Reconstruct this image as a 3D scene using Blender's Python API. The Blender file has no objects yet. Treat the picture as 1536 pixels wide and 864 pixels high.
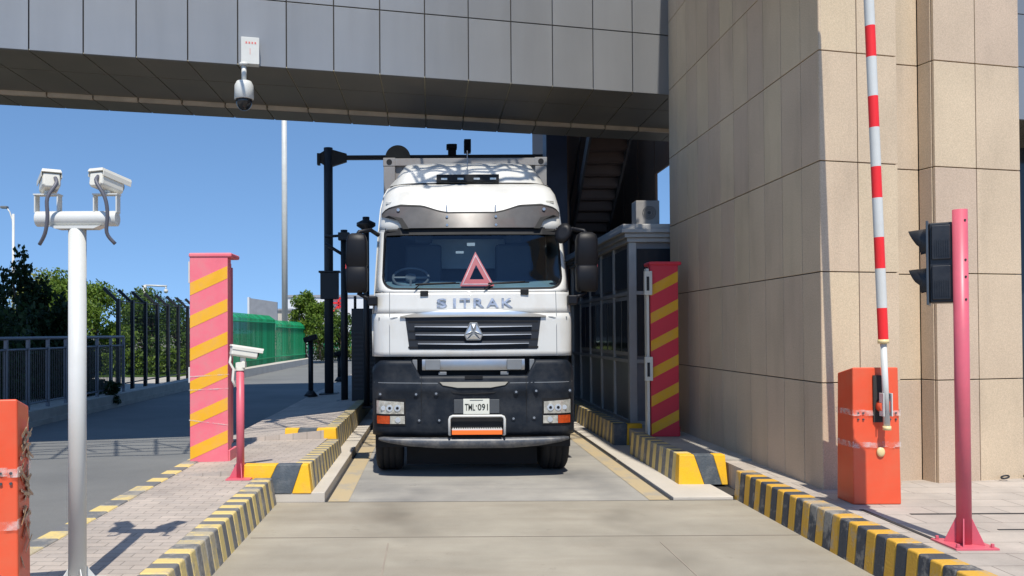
import bpy, bmesh, math, random
from mathutils import Vector, Matrix, Euler
random.seed(7)
C = bpy.context.scene.collection
SC = bpy.context.scene
R = math.radians
# ------------------------------------------------------------------ camera
F, CX, CY, H0 = 1250.0, 648.0, 482.0, 1.8
cam = bpy.data.cameras.new('camera'); co = bpy.data.objects.new('camera', cam); C.objects.link(co)
co.location = (0, 0, H0)
PITCH, ROLL = 0.0128, -0.0055
mrot = Matrix.Rotation(math.pi/2+PITCH, 3, 'X') @ Matrix.Rotation(ROLL, 3, 'Z')
co.rotation_euler = mrot.to_euler()
cam.sensor_width = 36; cam.lens = 36*F/1536
cam.shift_x = (768-CX)/1536; cam.shift_y = (CY-432)/1536
cam.clip_start = 0.05; cam.clip_end = 5000
SC.camera = co
def P(x, y, Y):
    """surveyed point: where the sight line of photo pixel x,y stands at distance Y"""
    d = mrot @ Vector(((x-CX)/F, -(y-CY)/F, -1))
    k = Y/d.y
    return Vector((d.x*k, Y, H0+d.z*k))
# ------------------------------------------------------------------ materials
def new_mat(name):
    m = bpy.data.materials.new(name); m.use_nodes = True
    nt = m.node_tree; b = nt.nodes['Principled BSDF']
    return m, nt, b
def N(nt, t, **kw):
    n = nt.nodes.new(t)
    for k, v in kw.items():
        if k.startswith('i_'): n.inputs[k[2:].replace('_', ' ')].default_value = v
        else: setattr(n, k, v)
    return n
def mat(name, col, rough=0.5, metal=0.0, var=0.12, scale=3.0, bump=0.0, bscale=60, spec=0.5, dirt=None, dirt_amt=0.3, dscale=1.5, stretch=(1,1,1), coat=0.0, rvar=0.1, seed=0.0):
    m, nt, b = new_mat(name)
    L = nt.links
    tc = N(nt, 'ShaderNodeTexCoord'); mp = N(nt, 'ShaderNodeMapping'); mp.inputs['Scale'].default_value = stretch
    mp.inputs['Location'].default_value = (seed, seed*1.7, seed*.6)
    L.new(tc.outputs['Object'], mp.inputs['Vector'])
    n1 = N(nt, 'ShaderNodeTexNoise', i_Scale=scale, i_Detail=6.0, i_Roughness=0.6)
    L.new(mp.outputs[0], n1.inputs['Vector'])
    rmp = N(nt, 'ShaderNodeMapRange'); rmp.inputs[1].default_value = .3; rmp.inputs[2].default_value = .7
    rmp.inputs[3].default_value = 1-var; rmp.inputs[4].default_value = 1+var
    L.new(n1.outputs['Fac'], rmp.inputs[0])
    vm = N(nt, 'ShaderNodeVectorMath', operation='SCALE'); vm.inputs[0].default_value = col[:3]
    L.new(rmp.outputs[0], vm.inputs['Scale'])
    out = vm.outputs[0]
    if dirt:
        n2 = N(nt, 'ShaderNodeTexNoise', i_Scale=dscale, i_Detail=8.0, i_Roughness=0.7)
        L.new(mp.outputs[0], n2.inputs['Vector'])
        r2 = N(nt, 'ShaderNodeMapRange'); r2.inputs[1].default_value = .45; r2.inputs[2].default_value = .72
        r2.inputs[3].default_value = 0; r2.inputs[4].default_value = dirt_amt
        L.new(n2.outputs['Fac'], r2.inputs[0])
        mx = N(nt, 'ShaderNodeMix', data_type='RGBA'); mx.inputs[7].default_value = (*dirt, 1)
        L.new(r2.outputs[0], mx.inputs[0]); L.new(out, mx.inputs[6]); out = mx.outputs[2]
    L.new(out, b.inputs['Base Color'])
    b.inputs['Metallic'].default_value = metal
    b.inputs['Specular IOR Level'].default_value = spec
    b.inputs['Coat Weight'].default_value = coat
    rr = N(nt, 'ShaderNodeMapRange'); rr.inputs[3].default_value = max(.02, rough-rvar); rr.inputs[4].default_value = min(1, rough+rvar)
    L.new(n1.outputs['Fac'], rr.inputs[0]); L.new(rr.outputs[0], b.inputs['Roughness'])
    if bump:
        n3 = N(nt, 'ShaderNodeTexNoise', i_Scale=bscale, i_Detail=4.0)
        L.new(mp.outputs[0], n3.inputs['Vector'])
        bp = N(nt, 'ShaderNodeBump', i_Strength=bump, i_Distance=0.01)
        L.new(n3.outputs['Fac'], bp.inputs['Height']); L.new(bp.outputs[0], b.inputs['Normal'])
    return m
M = {}
M['truck_white'] = mat('truck_white', (.58,.575,.545), .34, var=.04, dirt=(.40,.35,.28), dirt_amt=.38, dscale=2.6, stretch=(1,1,.5), coat=.35)
M['bumper'] = mat('bumper_plastic', (.010,.014,.021), .5, spec=.2, var=.2, dirt=(.08,.078,.075), dirt_amt=.35, dscale=3)
M['black'] = mat('black_plastic', (.007,.007,.008), .6, spec=.3, dirt=(.03,.028,.025), dirt_amt=.3)
M['mirror_black'] = mat('mirror_plastic', (.006,.006,.008), .45, spec=.25)
M['rubber'] = mat('rubber', (.010,.0095,.0095), .85, bump=.3, bscale=30)
M['chrome'] = mat('chrome', (.70,.71,.71), .30, .75, var=.05)
M['satin'] = mat('satin_metal', (.42,.43,.44), .36, .85, var=.12, dirt=(.12,.1,.09), dirt_amt=.5)
M['grey_plastic'] = mat('grey_plastic', (.16,.17,.18), .45)
M['visor'] = mat('visor_acrylic', (.075,.072,.072), .15, .0, rvar=.03, spec=.3, var=.3, scale=2.0, dirt=(.10,.055,.05), dirt_amt=.8, dscale=1.2)
M['container'] = mat('container_grey', (.24,.235,.23), .55, var=.15, dirt=(.12,.08,.06), dirt_amt=.6)
M['orange_paint'] = mat('orange_paint', (.74,.09,.03), .45, var=.05, dirt=(.55,.2,.1), dirt_amt=.35, dscale=2, coat=.1)
M['pink_paint'] = mat('pink_paint', (.80,.16,.20), .5, var=.09, dirt=(.50,.24,.22), dirt_amt=.6, dscale=3)
M['red_cabinet'] = mat('crimson_paint', (.72,.035,.06), .45, var=.06, dirt=(.3,.05,.05), dirt_amt=.3)
M['yellow_band'] = mat('yellow_band', (.82,.41,.012), .5, var=.1, dirt=(.55,.28,.12), dirt_amt=.6, dscale=3)
M['white_paint'] = mat('white_paint', (.60,.60,.565), .4, var=.04, dirt=(.45,.42,.36), dirt_amt=.25, dscale=2.5)
M['cream_plastic'] = mat('cream_plastic', (.72,.69,.60), .45, var=.05, dirt=(.4,.35,.28), dirt_amt=.3)
M['red_stripe'] = mat('red_stripe', (.80,.02,.02), .4, var=.06)
M['pole_pink'] = mat('pole_pink', (.62,.11,.15), .42, var=.10, dirt=(.4,.12,.13), dirt_amt=.35, dscale=4)
M['gunmetal'] = mat('dark_steel', (.018,.02,.024), .45, .2, var=.2)
M['dark_post'] = mat('charcoal_paint', (.03,.033,.037), .55)
M['hose'] = mat('hose', (.10,.10,.12), .5)
M['traffic_black'] = mat('signal_housing', (.011,.012,.016), .42, dirt=(.10,.10,.10), dirt_amt=.3)
M['rail_grey'] = mat('rail_grey', (.13,.14,.17), .45, .3)
M['green_paint'] = None
M['concrete'] = mat('concrete', (.42,.39,.34), .9, var=.14, scale=4, bump=.3, bscale=90, dirt=(.24,.21,.18), dirt_amt=.5)
M['concrete_pale'] = mat('pale_concrete', (.55,.50,.43), .9, var=.12, scale=3, bump=.3, bscale=90, dirt=(.30,.26,.22), dirt_amt=.5)
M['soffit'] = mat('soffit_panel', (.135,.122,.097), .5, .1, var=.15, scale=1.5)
M['soffit_trim'] = mat('soffit_trim', (.48,.38,.28), .45, .2, var=.15)
M['joint_dark'] = mat('joint_dark', (.035,.032,.03), .9)
M['joint_pale'] = mat('joint_line', (.42,.38,.27), .6)  # pale colour showing in the soffit joints
M['joint_light'] = mat('joint_light', (.30,.25,.20), .9)
M['stair_under'] = mat('stair_under', (.085,.055,.045), .7)
M['stain_brown'] = mat('stain_brown', (.17,.145,.115), .9)
M['brown_wall'] = mat('brown_wall', (.20,.12,.08), .6, var=.15, scale=2)
M['navy_col'] = mat('navy_column', (.035,.04,.065), .5, var=.15)
M['stair'] = mat('stair_steel', (.06,.055,.055), .6, var=.2)
M['cabin_frame'] = mat('cabin_frame', (.46,.45,.43), .45, .3, var=.1)
M['cabin_panel'] = mat('cabin_panel', (.06,.058,.06), .5, var=.15)
M['cabin_glass'] = mat('cabin_glass', (.025,.028,.035), .08, var=.1, rvar=.02)
M['cabin_side'] = mat('cabin_side', (.24,.24,.25), .4, .3, var=.15)
M['ac_white'] = mat('ac_white', (.28,.265,.25), .5)
M['lens_glass'] = mat('lens_clear', (.52,.51,.46), .12, .45, var=.35, scale=22, rvar=.05)
M['lens_orange'] = mat('lens_orange', (.42,.055,.01), .15, var=.25, scale=30)
M['orange_reflect'] = mat('orange_reflector', (.95,.17,.02), .4, var=.05)
M['triangle_red'] = mat('triangle_red', (.85,.07,.06), .3, var=.05)
M['plate'] = mat('plate_cream', (.62,.62,.54), .4, var=.05)
M['text_black'] = mat('text_black', (.02,.025,.02), .5)
M['red_mark'] = mat('red_mark', (.62,.16,.14), .5)
M['interior'] = mat('interior_dark', (.06,.07,.085), .7)
M['interior_grey'] = mat('interior_grey', (.50,.56,.57), .7)
M['dash'] = mat('dashboard', (.22,.32,.36), .55)  # teal tone stands in for the reflection low in the windscreen
M['bark'] = mat('bark', (.10,.075,.05), .9, bump=.6, bscale=20)
M['building_white'] = mat('far_white', (.62,.64,.66), .7, var=.04)
M['far_glass'] = mat('far_glass', (.12,.16,.20), .3)
M['billboard'] = mat('billboard_grey', (.28,.29,.31), .5, var=.1)
M['upper'] = mat('upper_wall', (.22,.23,.24), .5, .1, var=.08)
M['step_grey'] = mat('step_grey', (.22,.21,.18), .6, dirt=(.1,.09,.08), dirt_amt=.5)
M['grille_dark'] = mat('grille_dark', (.018,.022,.030), .6, spec=.25)
M['slat_silver'] = mat('slat_silver', (.50,.51,.53), .4, .3)
M['bolt'] = mat('bolt_dark', (.09,.10,.11), .35, .5)

def leaf_mat(name, c1, c2):
    m, nt, b = new_mat(name); L = nt.links
    g = N(nt, 'ShaderNodeNewGeometry'); cr = N(nt, 'ShaderNodeMix', data_type='RGBA')
    cr.inputs[6].default_value = (*c1, 1); cr.inputs[7].default_value = (*c2, 1)
    L.new(g.outputs['Random Per Island'], cr.inputs[0]); L.new(cr.outputs[2], b.inputs['Base Color'])
    b.inputs['Roughness'].default_value = .55; b.inputs['Specular IOR Level'].default_value = .3
    tr = N(nt, 'ShaderNodeBsdfTranslucent'); L.new(cr.outputs[2], tr.inputs['Color'])
    ms = N(nt, 'ShaderNodeMixShader'); ms.inputs[0].default_value = .3
    L.new(b.outputs[0], ms.inputs[1]); L.new(tr.outputs[0], ms.inputs[2])
    L.new(ms.outputs[0], nt.nodes['Material Output'].inputs['Surface'])
    return m
M['green_paint'] = leaf_mat('green_paint', (.010,.27,.10), (.02,.46,.20))
M['leaf_bright'] = leaf_mat('leaf_bright', (.05,.11,.012), (.17,.25,.03))
M['leaf_mid'] = leaf_mat('leaf_mid', (.03,.075,.012), (.10,.17,.03))
M['leaf_dark'] = leaf_mat('leaf_dark', (.012,.032,.012), (.035,.07,.02))
M['leaf_yellow'] = leaf_mat('leaf_yellow', (.12,.15,.03), (.26,.27,.06))

def kerb_paint(name, col):
    m, nt, b = new_mat(name); L = nt.links
    tc = N(nt, 'ShaderNodeTexCoord')
    n = N(nt, 'ShaderNodeTexNoise', i_Scale=9.0, i_Detail=9.0, i_Roughness=0.75); L.new(tc.outputs['Object'], n.inputs['Vector'])
    n2 = N(nt, 'ShaderNodeTexNoise', i_Scale=2.0, i_Detail=5.0); L.new(tc.outputs['Object'], n2.inputs['Vector'])
    ad = N(nt, 'ShaderNodeMath', operation='ADD'); L.new(n.outputs['Fac'], ad.inputs[0]); L.new(n2.outputs['Fac'], ad.inputs[1])
    r = N(nt, 'ShaderNodeMapRange'); r.inputs[1].default_value = 1.0; r.inputs[2].default_value = 1.16; r.inputs[4].default_value = .72
    L.new(ad.outputs[0], r.inputs[0])
    mx = N(nt, 'ShaderNodeMix', data_type='RGBA'); mx.inputs[6].default_value = (*col, 1); mx.inputs[7].default_value = (.34,.31,.26, 1)
    L.new(r.outputs[0], mx.inputs[0]); L.new(mx.outputs[2], b.inputs['Base Color'])
    b.inputs['Roughness'].default_value = .75
    n3 = N(nt, 'ShaderNodeTexNoise', i_Scale=55.0, i_Detail=5.0); L.new(tc.outputs['Object'], n3.inputs['Vector'])
    bp = N(nt, 'ShaderNodeBump', i_Strength=.5, i_Distance=.01); L.new(n3.outputs['Fac'], bp.inputs['Height']); L.new(bp.outputs[0], b.inputs['Normal'])
    return m
M['kerb_yellow'] = kerb_paint('kerb_yellow', (.62,.34,.035))
M['kerb_black'] = kerb_paint('kerb_black', (.055,.06,.07))
M['kerb_yellow_fresh'] = mat('kerb_yellow_fresh', (.85,.46,.012), .6, var=.08, bump=.3, dirt=(.45,.3,.1), dirt_amt=.5, dscale=5)
M['kerb_black_fresh'] = mat('kerb_black_fresh', (.07,.085,.10), .6, var=.15, bump=.4, dirt=(.25,.25,.24), dirt_amt=.4, dscale=6)
M['kerb_yellow_pale'] = kerb_paint('kerb_yellow_pale', (.66,.50,.19))
M['kerb_grey_pale'] = kerb_paint('kerb_grey_pale', (.15,.15,.15))

def granite(name, col, grain=1.0):
    m, nt, b = new_mat(name); L = nt.links
    tc = N(nt, 'ShaderNodeTexCoord'); g = N(nt, 'ShaderNodeNewGeometry')
    v = N(nt, 'ShaderNodeTexNoise', i_Scale=85.0, i_Detail=3.0, i_Roughness=.7); L.new(tc.outputs['Object'], v.inputs['Vector'])
    n = N(nt, 'ShaderNodeTexNoise', i_Scale=1.3, i_Detail=5.0); L.new(tc.outputs['Object'], n.inputs['Vector'])
    r1 = N(nt, 'ShaderNodeMapRange'); r1.inputs[1].default_value = .35; r1.inputs[2].default_value = .65; r1.inputs[3].default_value = .86; r1.inputs[4].default_value = 1.12
    L.new(v.outputs['Fac'], r1.inputs[0])
    r2 = N(nt, 'ShaderNodeMapRange'); r2.inputs[1].default_value = .3; r2.inputs[2].default_value = .7; r2.inputs[3].default_value = .93; r2.inputs[4].default_value = 1.06
    L.new(n.outputs['Fac'], r2.inputs[0])
    r3 = N(nt, 'ShaderNodeMapRange'); r3.inputs[3].default_value = .90; r3.inputs[4].default_value = 1.07
    L.new(g.outputs['Random Per Island'], r3.inputs[0])
    # water stains, stretched down the wall
    mp = N(nt, 'ShaderNodeMapping'); mp.inputs['Scale'].default_value = (2.2,2.2,.5); L.new(tc.outputs['Object'], mp.inputs['Vector'])
    n4 = N(nt, 'ShaderNodeTexNoise', i_Scale=1.6, i_Detail=6.0); L.new(mp.outputs[0], n4.inputs['Vector'])
    r4 = N(nt, 'ShaderNodeMapRange'); r4.inputs[1].default_value = .5; r4.inputs[2].default_value = .75; r4.inputs[3].default_value = 1.02; r4.inputs[4].default_value = .88
    L.new(n4.outputs['Fac'], r4.inputs[0])
    a = N(nt, 'ShaderNodeMath', operation='MULTIPLY'); L.new(r1.outputs[0], a.inputs[0]); L.new(r2.outputs[0], a.inputs[1])
    c = N(nt, 'ShaderNodeMath', operation='MULTIPLY'); L.new(a.outputs[0], c.inputs[0]); L.new(r3.outputs[0], c.inputs[1])
    d = N(nt, 'ShaderNodeMath', operation='MULTIPLY'); L.new(c.outputs[0], d.inputs[0]); L.new(r4.outputs[0], d.inputs[1])
    hs = N(nt, 'ShaderNodeMix', data_type='RGBA'); hs.inputs[6].default_value = (*col, 1); hs.inputs[7].default_value = (col[0]*.98, col[1]*1.02, col[2]*.93, 1)
    L.new(g.outputs['Random Per Island'], hs.inputs[0])
    vm = N(nt, 'ShaderNodeVectorMath', operation='SCALE'); L.new(hs.outputs[2], vm.inputs[0]); L.new(d.outputs[0], vm.inputs['Scale'])
    L.new(vm.outputs[0], b.inputs['Base Color']); b.inputs['Roughness'].default_value = .75
    bp = N(nt, 'ShaderNodeBump', i_Strength=.25, i_Distance=.004); L.new(v.outputs['Fac'], bp.inputs['Height']); L.new(bp.outputs[0], b.inputs['Normal'])
    return m
M['granite'] = granite('granite', (.55,.415,.30))

def panel_metal():
    m, nt, b = new_mat('beam_panel'); L = nt.links
    tc = N(nt, 'ShaderNodeTexCoord'); g = N(nt, 'ShaderNodeNewGeometry')
    mpp = N(nt, 'ShaderNodeMapping'); mpp.inputs['Scale'].default_value = (3.5,3.5,.5); L.new(tc.outputs['Object'], mpp.inputs['Vector'])
    n = N(nt, 'ShaderNodeTexNoise', i_Scale=.8, i_Detail=6.0); L.new(mpp.outputs[0], n.inputs['Vector'])
    r1 = N(nt, 'ShaderNodeMapRange'); r1.inputs[1].default_value = .3; r1.inputs[2].default_value = .7; r1.inputs[3].default_value = .93; r1.inputs[4].default_value = 1.05; L.new(n.outputs['Fac'], r1.inputs[0])
    r3 = N(nt, 'ShaderNodeMapRange'); r3.inputs[3].default_value = .95; r3.inputs[4].default_value = 1.05; L.new(g.outputs['Random Per Island'], r3.inputs[0])
    c = N(nt, 'ShaderNodeMath', operation='MULTIPLY'); L.new(r1.outputs[0], c.inputs[0]); L.new(r3.outputs[0], c.inputs[1])
    vm = N(nt, 'ShaderNodeVectorMath', operation='SCALE'); vm.inputs[0].default_value = (.258,.262,.268); L.new(c.outputs[0], vm.inputs['Scale'])
    L.new(vm.outputs[0], b.inputs['Base Color']); b.inputs['Roughness'].default_value = .38; b.inputs['Metallic'].default_value = .35
    n2 = N(nt, 'ShaderNodeTexNoise', i_Scale=1.6, i_Detail=2.0); L.new(tc.outputs['Object'], n2.inputs['Vector'])
    bp = N(nt, 'ShaderNodeBump', i_Strength=.22, i_Distance=.03); L.new(n2.outputs['Fac'], bp.inputs['Height']); L.new(bp.outputs[0], b.inputs['Normal'])
    return m
M['beam_panel'] = panel_metal()

def ground_mat(name, base, dark, scale=.5, band=None, bump=.25, extra=None, tracks=False):
    """worn ground: large stains, fine grain; band = (colour, amount) of cross-lane streaks"""
    m, nt, b = new_mat(name); L = nt.links
    tc = N(nt, 'ShaderNodeTexCoord')
    n = N(nt, 'ShaderNodeTexNoise', i_Scale=scale, i_Detail=9.0, i_Roughness=.62); L.new(tc.outputs['Object'], n.inputs['Vector'])
    r = N(nt, 'ShaderNodeMapRange'); r.inputs[1].default_value = .38; r.inputs[2].default_value = .66; L.new(n.outputs['Fac'], r.inputs[0])
    mx = N(nt, 'ShaderNodeMix', data_type='RGBA'); mx.inputs[6].default_value = (*base, 1); mx.inputs[7].default_value = (*dark, 1)
    fac = r.outputs[0]
    if tracks:
        # tyre tracks: darker lanes at two distances from the lane's middle (x = .7), broken up by noise
        sx = N(nt, 'ShaderNodeSeparateXYZ'); L.new(tc.outputs['Object'], sx.inputs[0])
        mpn = N(nt, 'ShaderNodeMapping'); mpn.inputs['Scale'].default_value = (.7,.55,1); L.new(tc.outputs['Object'], mpn.inputs['Vector'])
        nn = N(nt, 'ShaderNodeTexNoise', i_Scale=1.5, i_Detail=3.0, i_Roughness=.5); L.new(mpn.outputs[0], nn.inputs['Vector'])
        s0 = N(nt, 'ShaderNodeMath', operation='SUBTRACT'); L.new(sx.outputs[0], s0.inputs[0]); s0.inputs[1].default_value = .72
        s1 = N(nt, 'ShaderNodeMath', operation='ABSOLUTE'); L.new(s0.outputs[0], s1.inputs[0])
        s2 = N(nt, 'ShaderNodeMath', operation='SUBTRACT'); L.new(s1.outputs[0], s2.inputs[0]); s2.inputs[1].default_value = 1.05
        s3 = N(nt, 'ShaderNodeMath', operation='ABSOLUTE'); L.new(s2.outputs[0], s3.inputs[0])
        s4 = N(nt, 'ShaderNodeMapRange'); s4.inputs[1].default_value = .1; s4.inputs[2].default_value = .75; s4.inputs[3].default_value = 1; s4.inputs[4].default_value = 0
        L.new(s3.outputs[0], s4.inputs[0])
        s5 = N(nt, 'ShaderNodeMapRange'); s5.inputs[1].default_value = .33; s5.inputs[2].default_value = .75; L.new(nn.outputs['Fac'], s5.inputs[0])
        s6 = N(nt, 'ShaderNodeMath', operation='MULTIPLY'); L.new(s4.outputs[0], s6.inputs[0]); L.new(s5.outputs[0], s6.inputs[1])
        s7 = N(nt, 'ShaderNodeMath', operation='MAXIMUM'); L.new(s6.outputs[0], s7.inputs[0])
        s8 = N(nt, 'ShaderNodeMath', operation='MULTIPLY'); L.new(fac, s8.inputs[0]); s8.inputs[1].default_value = .5
        L.new(s8.outputs[0], s7.inputs[1]); fac = s7.outputs[0]
    L.new(fac, mx.inputs[0]); L.new(mx.inputs[6].links[0].from_socket if mx.inputs[6].links else fac, mx.inputs[0])
    out = mx.outputs[2]
    if band:
        mp = N(nt, 'ShaderNodeMapping'); mp.inputs['Scale'].default_value = (.45,2.6,1); L.new(tc.outputs['Object'], mp.inputs['Vector'])
        nb = N(nt, 'ShaderNodeTexNoise', i_Scale=1.5, i_Detail=6.0); L.new(mp.outputs[0], nb.inputs['Vector'])
        rb = N(nt, 'ShaderNodeMapRange'); rb.inputs[1].default_value = .45; rb.inputs[2].default_value = .75; rb.inputs[4].default_value = band[1]
        L.new(nb.outputs['Fac'], rb.inputs[0])
        m2 = N(nt, 'ShaderNodeMix', data_type='RGBA'); m2.inputs[7].default_value = (*band[0], 1)
        L.new(rb.outputs[0], m2.inputs[0]); L.new(out, m2.inputs[6]); out = m2.outputs[2]
    g = N(nt, 'ShaderNodeTexNoise', i_Scale=120.0, i_Detail=3.0); L.new(tc.outputs['Object'], g.inputs['Vector'])
    sp = N(nt, 'ShaderNodeTexNoise', i_Scale=3.2, i_Detail=9.0, i_Roughness=.8); L.new(tc.outputs['Object'], sp.inputs['Vector'])
    rs = N(nt, 'ShaderNodeMapRange'); rs.inputs[1].default_value = .60; rs.inputs[2].default_value = .72; rs.inputs[4].default_value = .55; L.new(sp.outputs['Fac'], rs.inputs[0])
    m3 = N(nt, 'ShaderNodeMix', data_type='RGBA'); m3.inputs[7].default_value = (dark[0]*.7, dark[1]*.68, dark[2]*.62, 1); L.new(rs.outputs[0], m3.inputs[0]); L.new(out, m3.inputs[6]); out = m3.outputs[2]
    rg = N(nt, 'ShaderNodeMapRange'); rg.inputs[1].default_value = .3; rg.inputs[2].default_value = .7; rg.inputs[3].default_value = .9; rg.inputs[4].default_value = 1.1
    L.new(g.outputs['Fac'], rg.inputs[0])
    vm = N(nt, 'ShaderNodeVectorMath', operation='SCALE'); L.new(out, vm.inputs[0]); L.new(rg.outputs[0], vm.inputs['Scale'])
    L.new(vm.outputs[0], b.inputs['Base Color']); b.inputs['Roughness'].default_value = .85
    bp = N(nt, 'ShaderNodeBump', i_Strength=bump, i_Distance=.006); L.new(g.outputs['Fac'], bp.inputs['Height']); L.new(bp.outputs[0], b.inputs['Normal'])
    return m
M['lane_concrete'] = ground_mat('lane_concrete', (.375,.335,.265), (.15,.13,.10), .6, ((.24,.20,.15), .45), tracks=True)
M['deck'] = ground_mat('deck_concrete', (.385,.36,.315), (.13,.128,.125), .7, ((.14,.14,.14), .35), tracks=True)
M['side_road'] = ground_mat('side_road', (.19,.19,.18), (.14,.14,.135), .35, ((.14,.14,.14), .3))
M['far_ground'] = ground_mat('far_ground', (.30,.27,.22), (.19,.18,.15), .05)
M['edge_yellow'] = kerb_paint('edge_yellow', (.47,.37,.22))

def paver_mat(name, c1, c2, bw, bh, mortar=(.22,.19,.16)):
    m, nt, b = new_mat(name); L = nt.links
    tc = N(nt, 'ShaderNodeTexCoord')
    br = N(nt, 'ShaderNodeTexBrick', offset=.5); br.inputs['Color1'].default_value = (*c1, 1); br.inputs['Color2'].default_value = (*c2, 1)
    br.inputs['Mortar'].default_value = (*mortar, 1); br.inputs['Scale'].default_value = 1; br.inputs['Mortar Size'].default_value = .005
    br.inputs['Brick Width'].default_value = bw; br.inputs['Row Height'].default_value = bh; br.inputs['Mortar Smooth'].default_value = .3
    L.new(tc.outputs['Object'], br.inputs['Vector'])
    n = N(nt, 'ShaderNodeTexNoise', i_Scale=1.6, i_Detail=8.0, i_Roughness=.65); L.new(tc.outputs['Object'], n.inputs['Vector'])
    r = N(nt, 'ShaderNodeMapRange'); r.inputs[1].default_value = .3; r.inputs[2].default_value = .7; r.inputs[3].default_value = .78; r.inputs[4].default_value = 1.12
    L.new(n.outputs['Fac'], r.inputs[0])
    g = N(nt, 'ShaderNodeTexNoise', i_Scale=90.0, i_Detail=3.0); L.new(tc.outputs['Object'], g.inputs['Vector'])
    rg = N(nt, 'ShaderNodeMapRange'); rg.inputs[3].default_value = .88; rg.inputs[4].default_value = 1.12; L.new(g.outputs['Fac'], rg.inputs[0])
    mm = N(nt, 'ShaderNodeMath', operation='MULTIPLY'); L.new(r.outputs[0], mm.inputs[0]); L.new(rg.outputs[0], mm.inputs[1])
    vm = N(nt, 'ShaderNodeVectorMath', operation='SCALE'); L.new(br.outputs['Color'], vm.inputs[0]); L.new(mm.outputs[0], vm.inputs['Scale'])
    L.new(vm.outputs[0], b.inputs['Base Color']); b.inputs['Roughness'].default_value = .85
    bp = N(nt, 'ShaderNodeBump', i_Strength=.5, i_Distance=.006, invert=True); L.new(br.outputs['Fac'], bp.inputs['Height']); L.new(bp.outputs[0], b.inputs['Normal'])
    return m
M['pavers'] = paver_mat('pavers', (.47,.40,.34), (.40,.345,.30), .20, .10, (.27,.235,.20))
M['pavers_large'] = paver_mat('pavers_large', (.46,.40,.34), (.40,.35,.30), .6, .3, (.22,.19,.16))

def glass_mat(name, tint, refl=.12):
    m, nt, b = new_mat(name); L = nt.links
    nt.nodes.remove(b)
    t = N(nt, 'ShaderNodeBsdfTransparent'); t.inputs[0].default_value = (*tint, 1)
    gl = N(nt, 'ShaderNodeBsdfGlossy'); gl.inputs['Roughness'].default_value = .03; gl.inputs[0].default_value = (.75,.85,1,1)
    fr = N(nt, 'ShaderNodeFresnel'); fr.inputs[0].default_value = 1.5
    ad = N(nt, 'ShaderNodeMath', operation='ADD'); L.new(fr.outputs[0], ad.inputs[0]); ad.inputs[1].default_value = refl-.04
    ms = N(nt, 'ShaderNodeMixShader'); L.new(ad.outputs[0], ms.inputs[0]); L.new(t.outputs[0], ms.inputs[1]); L.new(gl.outputs[0], ms.inputs[2])
    L.new(ms.outputs[0], nt.nodes['Material Output'].inputs['Surface'])
    return m
M['windscreen'] = glass_mat('windscreen_glass', (.72,.82,.87), .05)
def tape_mat():
    m, nt, b = new_mat('clear_tape'); L = nt.links
    t = N(nt, 'ShaderNodeBsdfTransparent'); n = N(nt, 'ShaderNodeTexNoise', i_Scale=14.0, i_Detail=5.0)
    tc = N(nt, 'ShaderNodeTexCoord'); L.new(tc.outputs['Object'], n.inputs['Vector'])
    r = N(nt, 'ShaderNodeMapRange'); r.inputs[1].default_value = .42; r.inputs[2].default_value = .68; r.inputs[3].default_value = .05; r.inputs[4].default_value = .5
    L.new(n.outputs['Fac'], r.inputs[0]); b.inputs['Base Color'].default_value = (.75,.70,.64,1); b.inputs['Roughness'].default_value = .25
    ms = N(nt, 'ShaderNodeMixShader'); L.new(r.outputs[0], ms.inputs[0]); L.new(t.outputs[0], ms.inputs[1]); L.new(b.outputs[0], ms.inputs[2])
    L.new(ms.outputs[0], nt.nodes['Material Output'].inputs['Surface']); return m
M['clear_tape'] = tape_mat()
M['dome_glass'] = mat('dome_glass', (.012,.012,.014), .08, rvar=.02)
def wrap_tape():
    m = mat('brown_tape', (.36,.22,.12), .3, var=.45, scale=20, dirt=(.62,.48,.34), dirt_amt=.8, dscale=14, bump=.5, bscale=40)
    return m
M['brown_tape'] = wrap_tape()
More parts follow.
